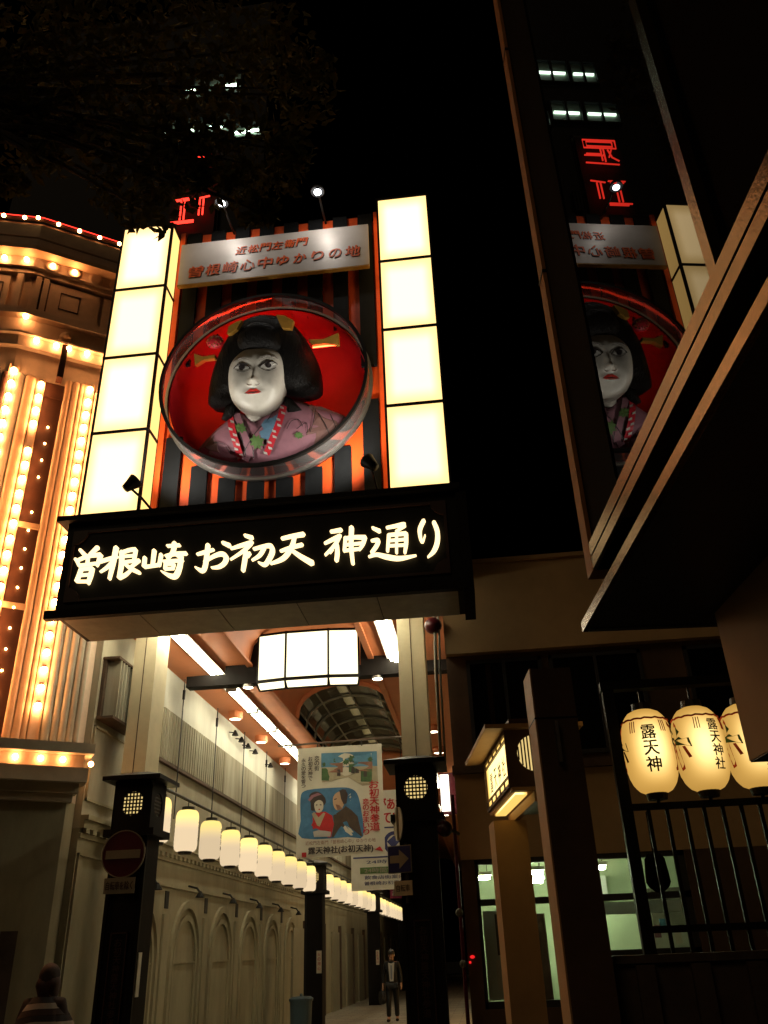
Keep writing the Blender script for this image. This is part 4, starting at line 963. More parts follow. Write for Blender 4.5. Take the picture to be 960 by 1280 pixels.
# ------------------------------------------------------------------ paper lanterns in the alley
def lantern_body(c, r, h, mt, par, n=22):
    prof = [(r*.52, h*.5), (r*.78, h*.485), (r*.93, h*.43), (r, h*.34)]
    k = 13
    for i in range(k):
        z = h*(.32 - .64*i/(k-1)); prof.append((r*(1.0 + (.012 if i % 2 else -.006)), z))
    prof += [(r, -h*.34), (r*.95, -h*.43), (r*.80, -h*.485), (r*.55, -h*.5)]
    return obj('paper_body', MB().lathe(prof, c, n), mt, par, smooth=True)
L0 = thing('paper_lantern', (-4.18, 11.05, 2.95), '', 'lantern', 'paper lanterns along the alley')
c = (-4.18, 11.05, 3.26); body = lantern_body(c, .165, .56, 'lantern_paper', L0)
obj('top_cap', MB().lathe([(0, .04), (.09, .04), (.095, 0), (.085, -.02), (0, -.02)], (c[0], c[1], c[2]+.285), 14), 'lantern_black', L0); obj('bottom_cap', MB().lathe([(0, -.03), (.09, -.03), (.10, 0), (.10, .02)], (c[0], c[1], c[2]-.28), 14), 'lantern_black', L0)
obj('hook', MB().tube([(c[0], c[1], c[2]+.31), (c[0], c[1], 3.67)], .008, 5), 'lantern_black', L0)
def wrap(c, r, a0, eps=.004):
    """flat (u,v) print bent round a lantern; a0 is the facing angle"""
    return lambda p: (c[0] + (r+eps+p[2])*math.cos(a0 + p[0]/r), c[1] + (r+eps+p[2])*math.sin(a0 + p[0]/r), c[2] + p[1])
for a0 in (math.radians(16), math.radians(178)):
    g = MB(); vtext(g, 'お初天神', 0, .17, -.17, .07, 0, .02, fn=wrap(c, .165, a0)); obj('lettering', g, 'ink', L0)
ordn = ['first', 'second', 'third', 'fourth', 'fifth', 'sixth', 'seventh', 'eighth', 'ninth', 'tenth']
for row, y0 in enumerate((11.05, 22.85, 34.5)):
    for k in range(10):
        o = L0 if (row == 0 and k == 0) else copy_tree(L0)
        o.location = (-4.18, y0 + k*1.147, 2.95)
        o.rotation_euler = (random.uniform(-.02, .02), random.uniform(-.02, .02), random.uniform(-.25, .25)); o['label'] = '%s lit white paper lantern from the camera in the %s row' % (ordn[k], ('near', 'middle', 'far')[row])
for row, (y0, y1_) in enumerate(((10.6, 21.95), (22.4, 33.6), (34.05, 45.3))):
    o = tag(obj('lantern_rail', MB().tube([(-4.18, y0, 3.68), (-4.18, y1_, 3.68)], .022, 6), 'dark_metal'), 'dark steel rail above the %s row of paper lanterns' % ('near', 'middle', 'far')[row], 'rail', 'rails over the paper lanterns')
    obj('bracket', MB().box((-4.2, y0-.1, 3.62), (-4.16, y0+.02, 3.70)), 'dark_metal', o)

# ------------------------------------------------------------------ banner across the alley
YBn = 14.5
bn = thing('hanging_banner', (-2.3, YBn, 3.0), 'cloth banner with a painted couple and shrine approach', 'banner')
ba = {'tl': P(372,938,YBn), 'tr': P(477,929,YBn), 'br': P(482,1063,YBn), 'bl': P(372,1077,YBn)}
bx0, bx1, bz0, bz1 = -3.06, -1.575, 3.05, 4.84
mb = MB(); nx, nz = 16, 14
def bw_(u, v): return .018*math.sin(u*7 + v*2)*(1-v)*1.2 + .01*math.sin(u*19)
gi = [[mb.pt((bx0 + (bx1-bx0)*i/nx, YBn + bw_(i/nx, j/nz), bz0 + (bz1-bz0)*j/nz)) for i in range(nx+1)] for j in range(nz+1)]
for j in range(nz):
    for i in range(nx): mb.f.append([gi[j][i], gi[j][i+1], gi[j+1][i+1], gi[j+1][i]])
cloth = obj('cloth', mb, 'cloth', bn, smooth=True)
obj('rod', MB().tube([(bx0-.35, YBn, bz1+.06), (bx1+.5, YBn, bz1+.10)], .018, 6), 'steel', bn)
for x in (bx0+.35, bx1-.35): obj('hook', MB().tube([(x, YBn, bz1-.02), (x, YBn, bz1+.08)], .01, 5), 'dark_metal', bn)
def zb(X, Y):          # banner print coordinates from the enlarged photo of the banner (960 x 1280)
    u = (X - 16) / (848 - 16 + 30*(Y/1180)); v = 1 - (Y - 140 + (X-16)*.085) / (1075.0); return (bx0 + (bx1-bx0)*u, bz0 + (bz1-bz0)*v)
def bprint(name, pts, mt, e, smooth_=False):
    q = [zb(*p) for p in pts]
    if smooth_: q = smooth_loop(q, 3)
    mb = MB(); c = (sum(p[0] for p in q)/len(q), sum(p[1] for p in q)/len(q))
    def f(p): u = (p[0]-bx0)/(bx1-bx0); v = (p[1]-bz0)/(bz1-bz0); return (p[0], YBn + bw_(u, v) - e, p[1])
    k = [mb.pt(f(p)) for p in q]; h = [mb.pt(f(((p[0]+c[0])/2, (p[1]+c[1])/2))) for p in q]; cc = mb.pt(f(c)); n = len(q)
    for j in range(n): mb.f.append([k[j], k[(j+1) % n], h[(j+1) % n], h[j]]); mb.f.append([h[j], h[(j+1) % n], cc])
    return obj(name, mb, mt, cloth)
bprint('printed_sky', [(255,185),(805,150),(808,300),(255,330)], 'print_sky', .006); bprint('printed_ground', [(258,330),(808,300),(815,480),(660,500),(640,400),(430,425),(310,465),(265,480)], 'print_sand', .006)
for cx, cy, s_ in ((350,250,62),(290,300,40),(560,235,60),(500,270,45),(740,235,45),(620,300,50)): bprint('printed_tree', leaf_shape(cx, cy, s_, cx*.1), 'print_green', .009, True)
for cx, cy, w, h in ((400,330,70,45),(690,310,70,45),(570,330,40,40),(300,400,40,60),(700,400,55,60)): bprint('printed_house', [(cx-w,cy-h),(cx+w,cy-h-8),(cx+w,cy+h),(cx-w,cy+h)], 'print_rust' if w > 55 else 'print_green', .011)
for cx, cy in ((570,350),(430,380),(610,345),(690,380)): bprint('printed_figure', [(cx-14,cy-35),(cx+14,cy-35),(cx+18,cy+30),(cx-18,cy+30)], 'ink', .013)
bprint('printed_backdrop', [(50,640),(85,570),(200,545),(420,525),(540,530),(610,580),(650,740),(668,985),(520,1000),(70,1025),(55,860)], 'print_blue', .006, True)
bprint('printed_man_robe', [(375,800),(470,735),(500,705),(560,745),(615,800),(660,985),(360,1005),(385,880)], 'print_brown', .009)
bprint('printed_man_head', [(372,640),(395,590),(440,565),(480,590),(490,650),(470,720),(420,748),(385,720)], 'print_skin', .011, True); bprint('printed_man_hair', [(440,568),(495,545),(520,590),(508,680),(480,690),(455,640)], 'ink', .013)
bprint('printed_woman_robe', [(115,860),(165,790),(230,770),(300,765),(365,800),(385,880),(355,1005),(95,1028),(100,930)], 'print_red', .010)
bprint('printed_woman_hair', [(130,650),(150,595),(205,572),(255,590),(300,640),(290,700),(190,760),(140,735)], 'ink', .012, True); bprint('printed_woman_face', [(190,690),(235,655),(275,675),(278,735),(248,775),(205,765)], 'print_face', .014, True)
for pts in ([(205,705),(222,702)], [(245,700),(262,702)]): bprint('printed_brow', [(pts[0][0], pts[0][1]-4), (pts[1][0], pts[1][1]-5), (pts[1][0], pts[1][1]+5), (pts[0][0], pts[0][1]+5)], 'ink', .017)
bprint('printed_lips', [(232,742),(246,738),(248,750),(234,752)], 'print_red', .017); bprint('printed_hair_bun', [(140,640),(165,600),(215,575),(262,592),(300,640),(270,655),(235,640),(195,665),(160,690)], 'ink', .016, True)
bprint('printed_brow', [(385,640),(412,632),(412,642),(385,650)], 'ink', .017); bprint('printed_shadow', [(400,690),(440,700),(470,735),(420,750)], 'print_rust', .015)
bprint('printed_comb', [(125,655),(160,610),(225,585),(265,600),(230,612),(180,630),(145,670)], 'doll_pink', .018); bprint('printed_knot', [(430,560),(470,540),(505,548),(490,565),(450,572)], 'ink', .015)
bprint('printed_collar', [(165,790),(190,770),(235,830),(280,775),(300,780),(245,910),(220,900)], 'print_sand', .013); bprint('printed_flowers', [(180,960),(230,945),(300,948),(355,955),(350,1000),(190,1010)], 'doll_white', .014)
def btext(txt, X0, Y0, X1, Y1, mt, vertical=False, bold=.02):
    mb = MB(); q0 = zb(X0, Y1); q1 = zb(X1, Y0)
    if not vertical: hh = (Y1-Y0)/1095*(bz1-bz0); vm = bz0 + (bz1-bz0)*(1 - ((Y0+Y1)/2 - 140 + (X0-16)*.078)/1095); q0 = (q0[0], vm-hh/2); q1 = (q1[0], vm+hh/2)
    def f(p): u = (p[0]-bx0)/(bx1-bx0); v = (p[1]-bz0)/(bz1-bz0); return (p[0], YBn + bw_(u, v) - .020 - p[2], p[1])
    if vertical: vtext(mb, txt, (q0[0]+q1[0])/2, q1[1], q0[1], q1[0]-q0[0], 0, bold, fn=f)
    else: text(mb, txt, q0[0], q0[1], q1[0], q1[1], 0, bold, fn=f)
    obj('lettering', mb, mt, cloth, kind='stuff' if not vertical and len(txt) > 12 else None)
btext('お初天神参道', 738, 440, 818, 935, 'print_red', True, .03); btext('恋のおまいり', 672, 620, 722, 975, 'print_red', True, .03)
btext('露天神社(お初天神)', 135, 1128, 765, 1205, 'ink', False, .03); btext('近松門左衛門「曽根崎心中」ゆかりの地', 105, 1072, 790, 1110, 'print_rust', False, .01)
btext('恋の街', 190, 210, 235, 370, 'ink', True); btext('お初天神で', 125, 220, 168, 470, 'ink', True); btext('永久の愛を誓う', 58, 240, 100, 540, 'ink', True)
bprint('printed_mark', [(780,1105),(830,1072),(860,1118)], 'print_red', .016); bprint('printed_seal', [(70,1160),(115,1155),(115,1200),(72,1200)], 'print_red', .016)
# notice boards behind it
sb = thing('notice_board', (-2.2, 20, 2.85), 'white hanging board with red and blue print behind the banner', 'sign')
o = obj('board', MB().box((-2.95, 20, 2.86), (-1.15, 20.06, 4.98)), 'paper', sb); g = MB(frame((0, 19.994, 0)))
text(g, 'があなた', -2.3, 4.55, -1.5, 4.80, 0, .03); obj('lettering', g, 'print_red', o); g = MB(frame((0, 19.994, 0))); text(g, 'ている', -2.2, 4.25, -1.55, 4.48, 0, .03); obj('lettering', g, 'print_red', o)
for z in (4.14, 3.52): obj('rule', MB().box((-2.9, 19.985, z), (-1.2, 19.997, z+.03)), 'sign_blue', o)
mb = MB(frame((0, 19.99, 0))); mb.lathe([(.17, 0), (.25, 0)], (-1.95, 3.82, 0), 24, 'z'); mb.poly([(-2.12, 3.85), (-1.95, 3.98), (-1.82, 3.85), (-1.98, 3.70)], .003); obj('logo', mb, 'sign_blue', o)
obj('green_band', MB().box((-2.75, 19.985, 3.20), (-1.4, 19.997, 3.33)), 'doll_green', o); g = MB(frame((0, 19.98, 0))); text(g, '24時間営業', -2.65, 3.215, -1.8, 3.315, 0, .02); obj('lettering', g, 'sign_white', o)
for tx, xa_, za_, xb_ in (('24時間', -2.6, 3.40, -1.9), ('飲食店街案内図', -2.65, 3.08, -1.6), ('曽根崎お初天神通り', -2.65, 2.96, -1.5)): g = MB(frame((0, 19.99, 0))); text(g, tx, xa_, za_, xb_, za_+.08, 0, .01); obj('lettering', g, 'sign_blue', o)
for x in (-2.7, -1.4): obj('hanger', MB().tube([(x, 20.03, 4.98), (x, 20.03, 6.2)], .012, 5), 'dark_metal', sb)
ms = tag(obj('shop_sign', MB().box((-2.3, 22.0, 2.78), (-1.55, 22.08, 3.02)), 'magenta'), 'small dark red shop sign under the white board', 'sign'); g = MB(frame((0, 21.99, 0))); text(g, 'おおさか', -2.25, 2.84, -1.7, 2.96, 0, .02); obj('lettering', g, 'sign_white', ms)
obj('hanger', MB().tube([(-1.9, 22.04, 3.02), (-1.9, 22.04, 6.9)], .012, 5), 'dark_metal', ms)

# ------------------------------------------------------------------ bin
bi = thing('waste_bin', (-4.35, 21.4, 0), 'blue grey lidded bin at the foot of the alley post', 'bin')
obj('body', MB().lathe([(0, 0), (.22, 0), (.255, .72), (.0, .72)], (-4.35, 21.4, 0), 20), 'bin_blue', bi, smooth=False); obj('lid', MB().lathe([(.275, .72), (.28, .77), (.22, .81), (.0, .82)], (-4.35, 21.4, 0), 20), 'bin_blue', bi); obj('knob', MB().ball((-4.35, 21.4, .84), .035, 8, 6), 'bin_blue', bi)

# ================================================================== pipes by the right column
for k, (dx, r, lab) in enumerate(((0, .022, 'thick pale conduit pipe beside the right cream column'), (.055, .014, 'thin pale conduit pipe beside the thick one'))):
    x = -.40 + dx; tag(obj('conduit_pipe', MB().tube([(x+.02, 10.72, 6.1), (x+.02, 10.70, 5.4), (x, 10.70, 5.0), (x-.015, 10.70, 3.7)], r, 8), 'pipe', smooth=True), lab, 'pipe')
o = tag(obj('red_alarm_bell', MB().lathe([(0, -.08), (.09, -.07), (.12, 0), (.12, .02), (0, .02)], (-.40, 10.72, 5.55), 16, 'y'), 'red_paint', smooth=True), 'round red alarm bell at the top of the right pipes', 'bell')

# ================================================================== shrine office on the right
ob = thing('corner_building', (3, 12.5, 0), 'dark brown two storey building right of the gate with lit ground floor windows', 'building')
YO = 10.85
obj('parapet', MB().box((-.26, YO-.12, 5.13), (9, YO+.4, 6.42)), 'beige_wall', ob); obj('coping', MB().box((-.28, YO-.16, 6.42), (9, YO+.42, 6.48)), 'beige_wall', ob)
obj('upper_wall', MB().box((-.26, YO, 3.66), (9, YO+.4, 5.13)), 'brown_wall', ob); obj('string_course', MB().box((-.28, YO-.10, 3.58), (9, YO+.1, 3.68)), 'brown_wall', ob)
for (x0, x1) in ((.05, .95), (1.15, 2.25), (2.9, 3.9)):
    w_ = obj('upper_window', MB().box((x0, YO-.02, 3.8), (x1, YO+.02, 5.0)), 'dark_glass', ob); g = MB()
    for a, b_ in (((x0-.05, 3.75), (x1+.05, 3.8)), ((x0-.05, 5.0), (x1+.05, 5.05)), ((x0-.05, 3.75), (x0, 5.05)), ((x1, 3.75), (x1+.05, 5.05)), (((x0+x1)/2-.02, 3.8), ((x0+x1)/2+.02, 5.0))): g.box((a[0], YO-.05, a[1]), (b_[0], YO+.03, b_[1]))
    obj('frame', g, 'dark_metal', w_)
obj('lintel_wall', MB().box((-.26, YO, 2.58), (9, YO+.3, 3.58)), 'beige_wall', ob)
obj('side_return', MB().box((-.27, YO+.41, 0), (-.10, 14.6, 6.15)), 'brown_wall', ob)
for (x0, x1, z0, z1_) in ((-.26, -.10, 0, 2.58), (2.38, 9, 0, 2.58), (.84, 2.38, 0, 1.50), (-.10, .84, 0, 1.02)): obj('lower_wall', MB().box((x0, YO, z0), (x1, YO+.25, z1_)), 'brown_wall', ob)
fr_ = MB()
for (x0, x1, z0, z1_) in ((-.10, 2.38, 2.52, 2.58), (-.10, 2.38, 2.07, 2.14), (-.10, -.06, 1.02, 2.58), (.34, .40, 1.02, 2.58), (.80, .90, 1.02, 2.58), (1.30, 1.36, 1.5, 2.58), (1.78, 1.86, 1.5, 2.58), (2.30, 2.38, 1.5, 2.58), (.84, 2.38, 1.50, 1.56), (-.10, .84, 1.02, 1.09)): fr_.box((x0, YO+.02, z0), (x1, YO+.10, z1_))
wf = obj('window_frame', fr_, 'dark_metal', ob)
for (x0, x1, z0, z1_) in ((-.06, .34, 2.14, 2.52), (.40, .80, 2.14, 2.52), (.90, 1.30, 2.14, 2.52), (1.36, 1.78, 2.14, 2.52), (1.86, 2.30, 2.14, 2.52), (-.06, .34, 1.09, 2.07), (.40, .80, 1.09, 2.07), (.90, 1.30, 1.56, 2.07), (1.36, 1.78, 1.56, 2.07), (1.86, 2.30, 1.56, 2.07)): obj('pane', MB().raw([(x0, YO+.06, z0), (x1, YO+.06, z0), (x1, YO+.06, z1_), (x0, YO+.06, z1_)], [[0,1,2,3]]), 'window_pane', wf)
# lit room behind
rmb = MB(); rmb.box((-.09, 13.6, 0), (3.2, 13.7, 2.9)); obj('room_back_wall', rmb, 'room_wall', ob); obj('room_ceiling', MB().box((-.09, YO+.26, 2.75), (3.2, 13.6, 2.85)), 'room_white', ob); obj('room_side_wall', MB().box((3.1, YO+.26, 0), (3.2, 13.6, 2.74)), 'room_white', ob); obj('room_floor', MB().box((-.09, YO+.26, .02), (3.1, 13.6, .05)), 'room_dark', ob)
obj('room_screen', MB().box((.86, 12.6, .05), (2.0, 12.65, 2.05)), 'room_wall', ob); obj('white_door', MB().box((-.05, YO+.16, 1.10), (.33, YO+.2, 2.02)), 'room_white', ob); obj('door_glass', MB().box((.09, YO+.145, 1.55), (.33, YO+.159, 1.98)), 'room_dark', ob); obj('door_sheet', MB().box((.06, YO+.145, 1.2), (.30, YO+.159, 1.5)), 'paper', ob)
obj('brown_cupboard', MB().box((.42, YO+.5, .05), (.70, YO+.9, 1.98)), 'pillar_dark', ob); obj('shelf_unit', MB().box((2.05, 12.0, .05), (2.6, 12.5, 1.75)), 'room_white', ob)
for k in range(4): obj('pinned_paper', MB().box((1.92+.12*k, 11.95-.2*(k % 2), 1.6+.07*(k % 3)), (2.0+.12*k, 11.96-.2*(k % 2), 1.74+.07*(k % 3))), ['paper', 'doll_pink', 'print_sky', 'paper'][k], ob)
for k, (pa, pb) in enumerate((((650, 1092), (678, 1090)), ((650, 1103), (678, 1101)), ((728, 1086), (756, 1083)), ((596, 1098), (612, 1097)))):
    a = P(*pa, 12.1 + .3*(k == 1)); b_ = P(*pb, 12.1 + .3*(k == 1))
    t = obj('room_light', MB().box((a.x-.03, a.y-.06, a.z+.03), (b_.x+.03, a.y+.06, a.z+.075)), 'room_white', ob); obj('tube', MB().tube([(a.x, a.y, a.z), (b_.x, a.y, a.z)], .022, 6), 'tube_cool', t)
    for x_ in (a.x+.03, b_.x-.03): obj('hanger', MB().tube([(x_, a.y, a.z+.07), (x_, a.y, 2.76)], .006, 5), 'room_dark', t)
obj('pelmet', MB().box((.90, YO+.30, 1.93), (2.30, YO+.36, 2.06)), 'room_white', ob); obj('air_conditioner', MB().box((1.0, 13.3, 2.22), (1.75, 13.59, 2.50)), 'white_gloss', ob); obj('wall_cabinet', MB().box((2.3, 13.2, 1.4), (2.9, 13.59, 2.3)), 'room_dark', ob)
o = tag(obj('red_indicator_lamp', MB().ball((-.205, YO-.01, 1.545), .018, 8, 6, (1.6, 1, 1)).ball((-.235, YO-.01, 1.49), .014, 8, 6), 'led_red', smooth=True), 'tiny red lit indicator on the dark wall left of the lit door', 'lamp')
pk = thing('pink_pole', (-.26, 10.5, 0), 'thin dark pink pole between the black post and the brown building', 'pole'); obj('pole', MB().tube([(-.30, 10.6, 0), (-.30, 10.6, 3.3)], .022, 8), 'magenta', pk); obj('clamp', MB().ball((-.31, 10.58, 2.0), .045, 8, 6), 'sign_white', pk)
obj('clamp', MB().ball((-.31, 10.58, 1.48), .04, 8, 6), 'sign_white', pk)

# ------------------------------------------------------------------ frame of the near right things: rotated 5.3 degrees
ad = math.radians(5.3); un = V((-math.sin(ad), math.cos(ad), 0)); nn = V((math.cos(ad), math.sin(ad), 0)); CF = .695
def fb(o, a, b_, mb=None):
    """box spanned from corner o: a along nn, un, z"""
    mb = mb or MB(); mb2 = MB((V(o), nn, un, V((0,0,1)))); mb2.box((0,0,0) if not isinstance(a, tuple) else a, b_); mb.v += []; k = len(mb.v); mb.v += mb2.v; mb.f += [[i + k for i in f] for f in mb2.f]; return mb
# lit box sign on its pillar (turned a little more)
un0, nn0 = un, nn; _a = math.radians(7.4); un = V((-math.sin(_a), math.cos(_a), 0)); nn = V((math.cos(_a), math.sin(_a), 0))
O = V((.275, 7.2, 0)); sgn = thing('lit_box_sign', (.4, 7.9, 2.3), 'brown lantern box sign with glowing paper side on a beige pillar', 'sign')
BL, BW, Z0, Z1 = 1.42, .50, 2.80, 3.27
b = fb(O + V((0,0,Z0)), (0,0,0), (BW, BL, Z1-Z0)); 
obj('box_body', fb(O + V((0,0,Z0)), (.03,0,0), (BW, BL, Z1-Z0)), 'pillar_dark', sgn)
fl = (O, -un, V((0,0,1)), -nn)                                  # left face: u runs towards the viewer
obj('paper_panel', MB(fl).box((-BL+.04, Z0+.03, -.028), (-.03, Z1-.03, -.018)), 'andon_paper', sgn)
g = MB(fl)
for z in (Z0+.0, Z0+.085, Z1-.085, Z1-.03): g.box((-BL+.0, z, -.03), (0, z+(.03 if z in (Z0, Z1-.03) else .012), .0))
for k in range(6):
    u_ = -BL + .04 + k*(BL-.08)/5
    for (za, zb_) in ((Z0+.03, Z0+.085), (Z1-.085, Z1-.03)): g.box((u_-.006, za, -.02), (u_+.006, zb_, -.004))
for u_ in (-BL, -.03): g.box((u_, Z0+.03, -.03), (u_+.03, Z1-.03, .0))
obj('lattice_frame', g, 'pillar_dark', sgn)
g = MB((O, un, V((0,0,1)), -nn)); 
for k, ch in enumerate('露天神社'):
    mbt = MB(fl); text(mbt, ch, -BL+.28 + .26*k, Z0+.13, -BL+.44 + .26*k, Z0+.30, -.014, .01); obj('letter', mbt, 'ink', sgn)
obj('roof_board', fb(O + V((0,0,Z1)) - nn*.17 - un*.08, (0,0,0), (BW+.34, BL+.16, .035)), 'pillar_brown', sgn); obj('roof_ridge', fb(O + V((0,0,Z1+.035)) + nn*.05, (0,0,0), (BW-.1, BL, .06)), 'pillar_dark', sgn)
obj('bottom_slot', fb(O + V((0,0,Z0-.05)) + nn*.06 + un*.1, (0,0,0), (.10, BL-.2, .03)), 'andon_paper', sgn); obj('bottom_tray', fb(O + V((0,0,Z0-.03)) + nn*.0, (.02,0,0), (BW, BL, .028)), 'pillar_brown', sgn)
obj('side_rail', fb(O + V((0,0,Z0-.12)) + nn*.2, (0,0,0), (.05, BL, .08)), 'pillar_brown', sgn)
ffc = (O + V((0,0,0)), nn, V((0,0,1)), -un); cz = 3.10; cx_ = .245
obj('round_pane', MB(ffc).lathe([(.001, .004), (.15, .004)], (cx_, cz-.03, 0), 26), 'lattice_glow', sgn)
g = MB(ffc)
for k in range(-5, 6):
    q = k*.028; L_ = math.sqrt(max(0, .15**2 - q*q)); g.box((cx_+q-.006, cz-.03-L_, .004), (cx_+q+.006, cz-.03+L_, .012))
obj('pane_bars', g, 'pillar_dark', sgn)
obj('pillar', fb(O + un*1.08 + nn*.0, (0,0,0), (.31, .34, 2.68)), 'pillar_brown', sgn)
un, nn = un0, nn0
# free-standing gate pillar
gp = thing('stone_pillar', (.64, 6.45, 0), 'dark square pillar with one edge coloured pale as if lit, tallest of the right hand pillars', 'pillar')
O1 = V((.49, 6.3, 0)); obj('pillar_body', fb(O1, (0,0,0), (.31, .33, 3.52)), 'pillar_dark', gp); obj('painted_lit_face', fb(O1 - nn*.008, (0,-.002,0), (.012, .332, 3.52)), 'pillar_brown', gp); obj('joint_band', fb(O1 - V((0,0,-3.13)) - un*.004 - nn*.01, (0,0,0), (.33, .34, .012)), 'black_paint', gp)  # left face coloured paler for the sign's light falling on it
obj('name_plate', fb(O1 + V((.13, -.05, 2.80)), (0,0,0), (.025, .05, .30)), 'steel', gp)
# lantern rack with iron fence
YR = 6.6
rk = thing('lantern_rack', (1.6, YR, 0), 'black iron frame and fence holding the shrine lanterns', 'fence')
obj('post', MB().box((1.05, YR-.04, 0), (1.135, YR+.04, 3.40)), 'black_paint', rk); obj('post', MB().box((2.9, YR-.04, 0), (2.98, YR+.04, 3.40)), 'black_paint', rk)
obj('top_beam', MB().box((1.04, YR-.05, 3.385), (3.0, YR+.05, 3.45)), 'black_paint', rk)
for z in (2.485, 1.675): obj('rail', MB().box((1.137, YR-.025, z), (2.9, YR+.025, z+.045)), 'black_paint', rk)
for k in range(13): obj('fence_bar', MB().box((1.25+.133*k-.013, YR-.013, 1.55), (1.25+.133*k+.013, YR+.013, 2.50)), 'black_paint', rk)
lw = thing('low_wall', (1.8, 6.8, 0), 'dark stone low wall under the iron fence', 'wall')
obj('wall_body', MB().box((.62, 6.48, 0), (5, 6.72, 1.50)), 'stone_dark', lw); obj('coping', MB().box((.58, 6.44, 1.50), (5, 6.76, 1.548)), 'stone_dark', lw)
for k in range(6): obj('pilaster', MB().box((.60+.36*k, 6.42, 0), (.66+.36*k+.06, 6.479, 1.49)), 'stone_dark' if k else 'pillar_dark', lw)
# shrine lanterns
def shrine_lantern(x, label, txt, uang, size, rib):
    c = (x, YR, 2.905); r, h = .192, .625
    t = thing('shrine_lantern', (x, YR, 2.58), label, 'lantern', 'lit shrine lanterns on the rack')
    def rr(z): q = z/(h/2); return r*(max(0, 1 - abs(q)**3.0)**.5*.72 + .28) if abs(q) < 1 else r*.3
    prof = [(r*.36, h*.5)] + [(rr(h*.5*(1 - 2*i/26))*(1.0 + (.006 if i % 2 else -.004)), h*.5*(1 - 2*i/26)) for i in range(1, 26)] + [(r*.36, -h*.5)]
    obj('paper_body', MB().lathe(prof, c, 32), 'shrine_lantern', t, smooth=True)
    obj('top_cap', MB().lathe([(0, .05), (.075, .05), (.08, 0), (.075, -.02)], (c[0], c[1], c[2]+h*.5), 16), 'lantern_black', t); obj('bottom_cap', MB().lathe([(0, -.04), (.07, -.04), (.08, 0), (.075, .015)], (c[0], c[1], c[2]-h*.5), 16), 'lantern_black', t)
    obj('tassel', MB().tube([(c[0], c[1], c[2]-h*.5-.03), (c[0], c[1], c[2]-h*.5-.075)], .014, 6), 'lantern_black', t)
    obj('hanger', MB().tube([(c[0], c[1], c[2]+h*.5+.04), (c[0], c[1], 3.39)], .01, 5), 'lantern_black', t)
    def wr(p):                                                   # print bent round the body
        a = uang + p[0]/r; q = rr(p[1]) + .005 + p[2]; return (c[0] + q*math.cos(a), c[1] + q*math.sin(a), c[2] + p[1])
    for i, ch in enumerate(txt):
        st_ = (size[0] - size[1]) / len(txt); g = MB(); vc = size[0] - st_*(i + .5); hs = min(size[2], st_*.92)/2; text(g, ch, -size[2]/2, vc - hs, size[2]/2, vc + hs, 0, .022, fn=wr); obj('letter', g, 'ink', t)
    g = MB(); zt = h*.5*.70; n = 40; g.tube([(c[0] + (rr(zt)+.004)*math.cos(2*PI*j/n), c[1] + (rr(zt)+.004)*math.sin(2*PI*j/n), c[2] + zt + .004*math.sin(j*2.2)) for j in range(n+1)], .0075, 6, False); obj('red_cord', g, 'ribbon_red', t)
    for ua in (uang - .62, uang + .62):
        g = MB()
        for k in range(3): u0 = -.02 + .018*k; ua_ = ua + u0/r; pts = [(c[0] + (rr(zz)+.006)*math.cos(ua_), c[1] + (rr(zz)+.006)*math.sin(ua_), c[2] + zz) for zz in (zt-.02, zt-.06, zt-.105)]; g.tube(pts, .0035, 5)
        obj('cord_tassel', g, 'ribbon_red', t)
    def patch(name, uv, mt, ua):
        g = MB(); k = []
        for p in uv: a = ua + p[0]/r; q = rr(p[1]) + .006; k.append(g.pt((c[0] + q*math.cos(a), c[1] + q*math.sin(a), c[2] + p[1])))
        for i in range(1, len(k)-1): g.f.append([k[0], k[i], k[i+1]])
        obj(name, g, mt, t)
    for ua in rib:
        patch('green_ribbon', [(-.03, .06), (.02, .075), (.05, .05), (.10, .055), (.115, -.015), (.06, .005), (.03, .01), (-.03, .02)], 'ribbon_green', ua)
        patch('red_ribbon', [(-.035, .20), (.0, .16), (.0, -.02), (.02, -.16), (-.02, -.17), (-.05, .0)], 'ribbon_red', ua); patch('red_ribbon', [(.035, .0), (.06, .0), (.10, -.085), (.075, -.09)], 'ribbon_red', ua)
        patch('green_ribbon', [(-.01, .155), (.03, .11), (.0, .085)], 'ribbon_green', ua)
    return t
base = -PI/2 - .18
shrine_lantern(1.335, 'leftmost shrine lantern on the rack, with three bold black characters', '露天神', base + .08, (.17, -.185, .105), (base + .08 + 1.15, base + .08 - 1.55))
shrine_lantern(1.712, 'middle shrine lantern on the rack, four characters at its right side', '露天神社', base + .62, (.19, -.19, .085), (base - .92,))
shrine_lantern(2.085, 'rightmost shrine lantern, half hidden by the brown hanging panel', '露天神社', base + .55, (.12, -.24, .085), (base - .95,))

hl = P(821, 1090, 6.85); bl_ = thing('hanging_bell', (hl.x, hl.y, hl.z - .14), 'dark bell shaped lantern silhouetted against the lit office window', 'bell')
obj('bell_body', MB().lathe([(0, .13), (.05, .125), (.075, .09), (.085, .0), (.09, -.07), (.075, -.10), (.03, -.135), (0, -.14)], hl, 16), 'matte_black', bl_, smooth=True); obj('wire', MB().tube([hl + V((0,0,.12)), V((hl.x, hl.y, 2.50)), V((hl.x, 6.62, 2.51))], .008, 5), 'matte_black', bl_)
